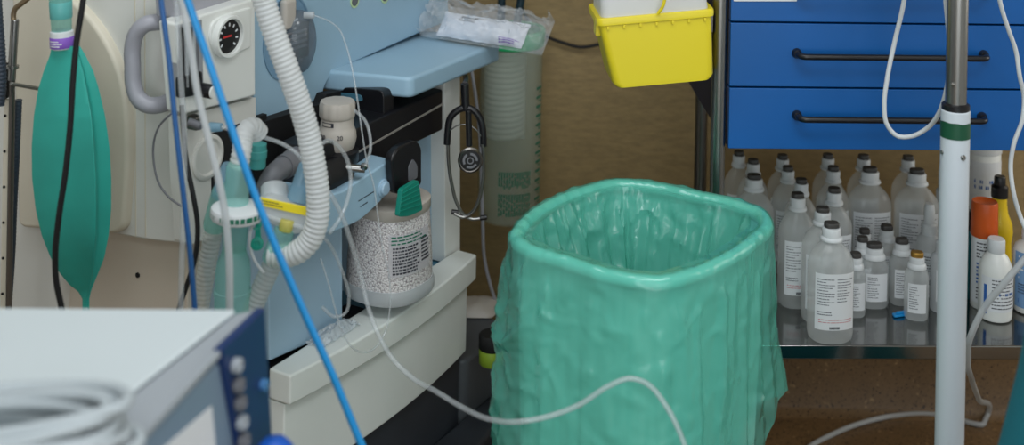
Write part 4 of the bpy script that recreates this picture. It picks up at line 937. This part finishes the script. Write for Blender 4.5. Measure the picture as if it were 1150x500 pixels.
cable('drain_tube', 'long clear tube running from the absorber down across the drawer and over the bin front', 'tube',
      [(352, 196, 1.93), (362, 206, 1.93), (372, 220, 1.935), (383, 240, 1.94), (395, 275, 1.95), (405, 310, 1.96), (415, 350, 1.95), (426, 378, 1.93), (440, 402, 1.92), (460, 422, 1.9), (490, 440, 1.85), (520, 458, 1.8), (550, 471, 1.75), (580, 474, 1.72), (615, 468, 1.72), (650, 455, 1.72), (685, 433, 1.72), (708, 425, 1.72), (728, 432, 1.72), (748, 456, 1.71), (765, 490, 1.7), (778, 530, 1.69)], .0036, 'clear')
cable('sample_line', 'thin clear loop under the blue absorber band left of the canister', 'tube', [(352, 262, 1.95), (364, 268, 1.96), (376, 285, 1.98), (386, 310, 1.99), (392, 335, 2.0), (388, 352, 2.0), (376, 356, 1.99), (362, 345, 1.985)], .0026, 'clear')
# crumpled plastic in the tray gap
q0 = Pf(372, 377, -.03); vs = []; fs = []
NX, NY = 26, 12
for j in range(NY):
    for i in range(NX):
        s_, t = i / (NX - 1) - .5, j / (NY - 1) - .5
        hgt = .012 * max(0, 1 - (2 * s_) ** 2) * max(0, 1 - (2 * t) ** 2) + .008 * nz(s_ * 9, t * 6, 2) + .004 * nz(s_ * 20, t * 14, 5)
        vs.append(P3((q0 - C0).dot(u) + s_ * .1, -.026 + t * .034, ZB + .0035 + max(-.002, hgt)))
fs = [(j * NX + i, j * NX + i + 1, (j + 1) * NX + i + 1, (j + 1) * NX + i) for j in range(NY - 1) for i in range(NX - 1)]
tag(mobj('plastic_wrapper', vs, fs, film('milky_film', (235, 240, 244), (226, 232, 236), .45, rough=.15, bump=.4, bscale=60)), 'crumpled clear plastic wrapper lying on the base behind the white lip', 'wrapper')

# ------------------------------------------------------------------ wrapped packet on the shelf
pk = thing('wrapped_packet', 'clear plastic bag holding a white printed packet on the blue work shelf', 'packet', Uz(530, 52, zsf))
q0 = Uz(484, 44, zsf + .002); q1 = Uz(598, 62, zsf + .002); ex = (q1 - q0); Lp = ex.length; ex.normalize(); bk_ = Zv.cross(ex); ey = Zv * .72 + bk_ * .69; en = Zv * .69 - bk_ * .72
def pkp(s_, t, z): return q0 + ex * (s_ * Lp) + ey * t + en * z
wv = lambda s_, t: .007 * nz(s_ * 5, t * 2.5, 1) + .003 * nz(s_ * 12, t * 5, 4)
NX, NY = 34, 14; vs = []
for side in (0, 1):
    for j in range(NY):
        for i in range(NX):
            s_, t = i / (NX - 1), j / (NY - 1)
            b_ = .012 * (1 - (2 * t - 1) ** 4) * (1 - (2 * s_ - 1) ** 8)
            vs.append(pkp(.05 + s_ * .84, .007 + t * .052, .005 + (b_ + wv(s_, t) if side else 0)))
def two_sided(NX, NY):
    N = NX * NY; f = []
    for j in range(NY - 1):
        for i in range(NX - 1):
            f += [(j * NX + i, j * NX + i + 1, (j + 1) * NX + i + 1, (j + 1) * NX + i), (N + j * NX + i, N + (j + 1) * NX + i, N + (j + 1) * NX + i + 1, N + j * NX + i + 1)]
    for i in range(NX - 1): f += [(i, N + i, N + i + 1, i + 1), ((NY - 1) * NX + i, (NY - 1) * NX + i + 1, N + (NY - 1) * NX + i + 1, N + (NY - 1) * NX + i)]
    for j in range(NY - 1): f += [(j * NX, (j + 1) * NX, N + (j + 1) * NX, N + j * NX), (j * NX + NX - 1, N + j * NX + NX - 1, N + (j + 1) * NX + NX - 1, (j + 1) * NX + NX - 1)]
    return f
pp = mobj('packet', vs, two_sided(NX, NY), M['packet'], pk)
def fpk(s_, t): 
    b_ = .012 * (1 - (2 * t - 1) ** 4) * (1 - (2 * s_ - 1) ** 8)
    return pkp(.05 + s_ * .84, .007 + t * .052, .0058 + b_ + wv(s_, t))
prints('packet_print', lambda s_, t: fpk(.24 + .2 * s_, .88 - .16 * t), 1, M['ink'], pp, 101, 1, 0, 1, 0, 1, .8, (.02, .05))
prints('packet_print', lambda s_, t: fpk(.24 + .24 * s_, .66 - .1 * t), 2, M['ink'], pp, 102, .7, 0, 1, 0, 1, .4, (.05, .12))
prints('packet_print', lambda s_, t: fpk(.74 + .22 * s_, .22 - .18 * t), 3, M['purple'], pp, 103, .7, 0, 1, 0, 1, .5, (.1, .25))
vs = []; NX, NY = 60, 26
for side in (0, 1):
    for j in range(NY):
        for i in range(NX):
            s_, t = i / (NX - 1), j / (NY - 1)
            ed = (1 - (2 * t - 1) ** 4) * (1 - (2 * s_ - 1) ** 6)
            z = .002 + (.03 * ed + .022 * (1 - min(1, 2.5 * abs(nz(s_ * 7, t * 3, 8)))) + .012 * (1 - min(1, 2.5 * abs(nz(s_ * 15, t * 6, 3)))) + .006 * max(0, s_ - .8) * 6 if side else 0)
            vs.append(pkp(-.1 + s_ * 1.19, .002 + t * .072 + .008 * t * nz(s_ * 5, t * 3, 6), z))
mobj('plastic_bag', vs, two_sided(NX, NY), M['clearfilm'], pk)

# ------------------------------------------------------------------ suction cylinder, stethoscope
CYD = 2.79
cy0 = U(571, 243, CYD); cr_ = .0655; chh = (U(571, 39, CYD).z - cy0.z)
sj = thing('graduated_cylinder', 'tall clear graduated cylinder with green rim against the brown wall', 'cylinder', cy0)
lathe('cylinder_body', [(.0, 0), (cr_ * .9, 0), (cr_ * .97, .003), (cr_, .012), (cr_, chh), (cr_ - .0025, chh), (cr_ - .0025, .012), (cr_ * .93, .005), (0, .004)], cy0, Zv, M['cyl'], sj, 48)
lathe('green_rim', [(cr_ + .001, chh - .02), (cr_ + .003, chh - .018), (cr_ + .005, chh + .012), (cr_ + .003, chh + .015), (cr_ - .004, chh + .014), (cr_ - .004, chh - .02)], cy0, Zv, M['green'], sj, 48, caps=False)
def fj(s_, t): w = math.radians(-90 - 60 + 135 * s_); return cy0 + V((math.cos(w) * (cr_ + .0006), math.sin(w) * (cr_ + .0006), chh * (1 - t)))
for k in range(24): pass
vsg = []; fsg = []
def addq(s0, s1, t0, t1):
    k = len(vsg); vsg.extend([fj(s0, t0), fj((s0 + s1) / 2, t0), fj(s1, t0), fj(s1, t1), fj((s0 + s1) / 2, t1), fj(s0, t1)]); fsg.extend([(k, k + 1, k + 4, k + 5), (k + 1, k + 2, k + 3, k + 4)])
for k in range(14):
    t = .26 + .05 * k
    addq(.84, .98, t, t + .013); addq(.9, .98, t + .024, t + .031)
mobj('graduations', vsg, fsg, M['inkgreen'], sj, smooth=False, recalc=False)
vsg = []; fsg = []
rnd = random.Random(8)
for k in range(13):
    s0 = .3 + .035 * k
    for (ta, tb) in ((.70, .79), (.82, .94)):
        t = ta
        while t < tb - .01:
            e_ = min(tb, t + rnd.uniform(.015, .05)); addq(s0, s0 + .019, t, e_); t = e_ + .008
mobj('printed_text', vsg, fsg, M['inkgreen'], sj, smooth=False, recalc=False)
box('wall_bracket', V((cy0.x - .03, cy0.y + cr_ + .002, cy0.z + chh - .06)), (.06, 0, 0), (0, WY - cy0.y - cr_ - .003, 0), (0, 0, .03), M['steel2'], sj, .001)
# hose coiled inside the cylinder, tubes sticking out
pts = []
for k in range(0, 17 * 16):
    w = 2 * PI * k / 16; pts.append(cy0 + V((-.012 + .038 * math.cos(w), .008 + .038 * math.sin(w), .165 + .0128 * k / 16 * .9)))
tag(tube('coiled_hose', pts, .0062, M['clearw'], None, step=.012, res=10), 'pale ringed hose packed inside the clear graduated cylinder', 'hose')
for (x0, y0_, x1, y1_, lb) in [(562, 60, 564, -30, 'dark tube standing upright out of the clear cylinder, left one'), (575, 60, 590, -30, 'dark tube leaning to the right out of the clear cylinder')]:
    tag(rod('suction_tube', U(x0, y0_, CYD - .01), U(x1, y1_, CYD - .01), .0085, mat('dark_teal_rubber', (22, 46, 56), rough=.5)), lb, 'tube')
cable('tubing', 'thin grey tube hanging behind the stethoscope along the white column', 'tube', [(528, 70, 2.66), (533, 100, 2.66), (537, 130, 2.66), (540, 170, 2.665), (541, 210, 2.67), (542, 250, 2.67), (544, 290, 2.68), (550, 318, 2.69), (556, 338, 2.7), (560, 365, 2.72)], .0034, 'ggrey')
# stethoscope
GD = 2.385
st = thing('stethoscope', 'black stethoscope hanging from a hook with its chestpiece inside the loop', 'stethoscope', U(523, 110, GD))
tube('tubing_yoke', [U(502, 162, GD), U(503, 146, GD), U(506, 132, GD), U(514, 124, GD), U(523, 121, GD), U(532, 124, GD), U(539, 133, GD), U(542, 146, GD), U(543, 164, GD)], .0062, M['black'], st, step=.005, res=14)
rod('main_tube', U(522, 94, GD), U(523, 124, GD), .0075, M['black'], st, 16)
rod('drop_tube', U(526, 124, GD - .012), U(527, 164, GD - .012), .0055, M['black'], st, 16)
for sgn, pts in ((0, [(503, 160), (504, 185), (508, 210), (513, 228), (520, 240), (530, 246), (541, 245)]), (1, [(542, 162), (543, 185), (542, 205), (538, 224), (531, 238), (521, 244), (510, 240)])):
    tube('ear_tube', [U(x, y, GD - .004 * sgn) for x, y in pts], .0031, M['steel'], st, step=.004, res=10)
tube('spring', [U(506, 146, GD - .004), U(514, 141, GD - .005), U(524, 140, GD - .006), U(534, 145, GD - .005), U(540, 153, GD - .004)], .0013, M['steel'], st, step=.004, res=8)
for x, y, dx in ((543, 245, 1), (511, 239, -1)):
    rod('ear_tip', U(x - 4 * dx, y, GD), U(x + 4 * dx, y - 1, GD), .0045, M['black'], st, 14)
cp = U(528, 179, GD - .012)
chp = lathe('chestpiece', [(.012, 0), (.021, .002), (.0222, .006), (.0222, .009), (.0195, .011), (.0185, .0105)], cp, V((0.05, -1, .12)), M['steel2'], st, 36)
lathe('diaphragm', [(.0188, .0102), (.016, .0112), (0, .0114)], cp, V((0.05, -1, .12)), M['matblack'], chp, 32)
ax_ = V((0.05, -1, .12)).normalized(); xa = ax_.orthogonal().normalized(); ya = ax_.cross(xa)
def arc(r0_, r1_, w0, w1, z): 
    N = 10; v = []
    for k in range(N + 1):
        w = w0 + (w1 - w0) * k / N; d_ = xa * math.cos(w) + ya * math.sin(w); v += [cp + ax_ * z + d_ * r0_, cp + ax_ * z + d_ * r1_]
    return v, [(2 * k, 2 * k + 1, 2 * k + 3, 2 * k + 2) for k in range(N)]
for k in range(3):
    v, f = arc(.0095, .0135, k * 2.094 + .25, k * 2.094 + 1.85, .0122); mobj('diaphragm_mark', v, f, M['midgrey'], chp, recalc=False)
v, f = arc(.004, .0062, 0, 2 * PI - .001, .0122); mobj('diaphragm_mark', v, f, M['midgrey'], chp, recalc=False)
tag(tube('wall_hook', [U(523, 86, GD + .10), U(523, 91, GD + .03), U(522, 94, GD + .004)], .005, M['black'], None, step=.005), 'black hook under the work shelf end holding the stethoscope', 'hook')

# bits behind the machine at its foot
pz_ = .305
q0 = Uz(533, 352, pz_)
vs = []; NX, NY = 20, 14
for side in (0, 1):
    for j in range(NY):
        for i in range(NX):
            s_, t = i / (NX - 1) - .5, j / (NY - 1) - .5
            ed = max(0, 1 - (2 * s_) ** 4) * max(0, 1 - (2 * t) ** 4)
            vs.append(q0 + V((s_ * .10 + t * .03, t * .08 + .02, .0 + (.018 * ed + .004 * nz(s_ * 6, t * 6, 3) * ed if side else 0))))
tag(mobj('gauze_pad', vs, two_sided(NX, NY), M['beigegrey']), 'pale folded cloth lying on the grey platform behind the bin', 'cloth')
q0 = Uz(551, 408, pz_ - .0) if False else Uz(552, 408, pz_)
cn = thing('lidded_jar', 'black jar with lime green lower band half hidden behind the bin', 'jar', q0)
lathe('jar_body', [(.022, 0), (.0235, .002), (.0235, .026), (.022, .028)], q0, Zv, M['lime'], cn, 28)
lathe('jar_lid', [(.0235, .028), (.0245, .03), (.0245, .052), (.022, .055)], q0, Zv, M['matblack'], cn, 28)

# ------------------------------------------------------------------ foreground device
DZ = .872
a0, a1 = Uz(-140, 344, DZ), Uz(265, 347, DZ)
b1 = Uz(20, 538, DZ); b0 = V((a0.x - .1, b1.y, DZ))
dv = thing('patient_monitor', 'blurred white topped device with grey side and navy connector panel in front', 'monitor', (a1.x - .2, a1.y - .2, 0))
e1, e2 = Uz(298, 345, DZ - .008), Uz(56, 585, DZ - .008)
g1, g2 = e1 + V((.004, 0, -.33)), e2 + V((.004, 0, -.33))
slab('top_cover', [a0, a1, b1, b0], (0, 0, -.006), M['devwhite'], dv, .003)
vs = [a1 - Zv * .004, b1 - Zv * .004, e2, e1]
slab('side_bevel', [a1 - Zv * .005, b1 - Zv * .005, e2, e1], (-.01, 0, -.01), M['devgrey'], dv, .002)
sd_ = (e2 - e1); 
slab('housing', [e1 - Zv * .01, e2 - Zv * .01, V((b0.x, e2.y, DZ - .018)), V((a0.x, e1.y, DZ - .018))], (0, 0, -.3), M['devblue'], dv, .003)
nrm_s = V((-sd_.y, sd_.x, 0)).normalized()
if nrm_s.x < 0: nrm_s = -nrm_s
def Pd(px, py, off=0):
    r = ray(px, py); return O + r * ((nrm_s.dot(e1 - O) + off) / nrm_s.dot(r))
np_ = slab('connector_panel', [Pd(x, y, .006) for x, y in [(249, 393), (298, 346), (307, 505), (303, 560), (274, 560), (268, 500)]], -nrm_s * .01, M['navy'], dv, .002)
for k, (x, y) in enumerate([(258, 410), (260, 432), (262, 452), (264, 474), (266, 494)]):
    lathe('connector_port', [(.0065, 0), (.0075, .001), (.0075, .008), (.005, .009), (.004, .006), (0, .006)], Pd(x + 4, y, .006), nrm_s, M['devgrey'] if k % 3 == 0 else M['midgrey'], np_, 20)
lathe('connector_port', [(.006, 0), (.006, .006), (0, .006)], Pd(294, 432, .006), nrm_s, mat('blue_socket', (70, 120, 170), rough=.4), np_, 20)
slab('edge_line', [Pd(x, y, .004) for x, y in [(130, 522), (249, 393), (251, 398), (134, 528)]], -nrm_s * .006, M['devgrey'], dv, .001)
slab('side_label', [Pd(x, y, .0015) for x, y in [(182, 505), (238, 456), (243, 505), (240, 560), (182, 560)]], -nrm_s * .001, M['paper'], dv, .0003)
slab('pedestal', [V((a1.x - .08, a1.y - .1, .06)), V((a1.x - .08, a1.y - .26, .06)), V((a1.x - .24, a1.y - .26, .06)), V((a1.x - .24, a1.y - .1, .06))], (0, 0, DZ - .318 - .06), M['devgrey'], dv, .01)
slab('pedestal_foot', [V((a1.x + .02, a1.y, 0)), V((a1.x + .02, a1.y - .38, 0)), V((a1.x - .38, a1.y - .38, 0)), V((a1.x - .38, a1.y, 0))], (0, 0, .06), M['darkpl'], dv, .01)
# coiled leads on top
rnd = random.Random(12)
lc = Uz(14, 512, DZ); pts = []
for k in range(9 * 14):
    w = 2 * PI * k / 14; lp_ = k / 14
    ra = .105 + .012 * math.sin(lp_ * 2.3) + .006 * rnd.random(); rb_ = .040 + .009 * math.cos(lp_ * 3.1)
    pts.append(lc + V((ra * math.cos(w) - .02 + .012 * math.sin(lp_ * 1.7), rb_ * math.sin(w) + .004 * math.sin(lp_), .006 + .0046 * (lp_ % 9) * (.75 + .25 * math.cos(w)) + .003 * math.sin(w * 2 + lp_))))
tag(tube('lead_bundle', pts, .0047, M['lead'], None, step=.012, res=10), 'bundle of coiled pale grey leads on the white device top, out of focus', 'cable')
# bright blue cap next to the device
q0 = U(309, 497, 1.36)
bk = thing('blue_connector', 'bright blue rounded connector below the navy panel at the bottom edge', 'connector', q0)
lathe('connector_body', [(.0, .0), (.012, -.002), (.019, -.01), (.021, -.022), (.021, -.06)], q0 + V((0, 0, .004)), Zv, M['blueblob'], bk, 28)
rod('connector_lead', q0 + V((0, 0, -.055)), q0 + V((-.01, 0, -.3)), .007, M['blueblob'], bk, 14)

# teal drape at bottom right
q0 = U(1150, 415, 1.55); r0 = .10
dc = V((q0.x + r0 + .004, q0.y, 0)); zt_ = q0.z + .05
def drape_r(z): return r0 + max(0, q0.z - z) * .215 - max(0, z - q0.z) * .1
profd = [(drape_r(z), z) for z in [.012 + (zt_ - .012) * k / 22 for k in range(23)]] + [(r0 * .88, zt_ + .008), (r0 * .5, zt_ + .011), (0, zt_ + .011)]
def dfl(k, j):
    a_ = max(0, 1 - k / 20); w = 2 * PI * j / 96
    return 1 + a_ * (.05 * math.sin(7 * w + .8 * math.sin(3 * w)) + .02 * math.sin(15 * w + 1)) - .03 * a_
tag(lathe('drape', profd, dc, Zv, M['teald'], None, 96, flute=dfl), 'teal fabric drape covering a small stand at the bottom right corner', 'drape')

# ------------------------------------------------------------------ light
def area(name, loc, sx, sy, e, col=(1, 1, 1), rot=(0, 0, 0)):
    l = bpy.data.lights.new(name, 'AREA'); l.shape = 'RECTANGLE'; l.size = sx; l.size_y = sy; l.energy = e; l.color = col
    o = bpy.data.objects.new(name, l); COL.objects.link(o); o.location = loc; o.rotation_euler = rot; return o
area('ceiling_lamp', (-.5, 1.3, 2.76), 1.2, .6, 16, (.88, .95, 1))
area('ceiling_lamp', (.7, .7, 2.76), 1.2, .6, 20, (.93, .97, 1))
area('ceiling_lamp', (-.2, -1.0, 2.76), 1.4, .8, 18, (.9, .96, 1))
area('fill_light', (2.12, 2.4, 1.2), .7, .9, 7, (1, .96, .9), (0, math.radians(90), 0))  # side light added to brighten the wall behind the bottles; no window there
area('fill_light', (.3, -1.75, 1.25), 2.6, 1.6, 38, (.9, .96, 1), (math.radians(90), 0, 0))  # broad frontal fill added behind the camera for the shelf bottles, not a window
w = bpy.data.worlds.new('world'); SC.world = w; w.use_nodes = True
w.node_tree.nodes['Background'].inputs[0].default_value = (.8, .9, 1, 1); w.node_tree.nodes['Background'].inputs[1].default_value = .15
vs_ = SC.view_settings; vs_.view_transform = 'Standard'; vs_.look = 'None'; vs_.gamma = 1; vs_.exposure = .0; vs_.use_curve_mapping = False
SC.cycles.transparent_max_bounces = 24; SC.cycles.max_bounces = 8; SC.cycles.use_denoising = True
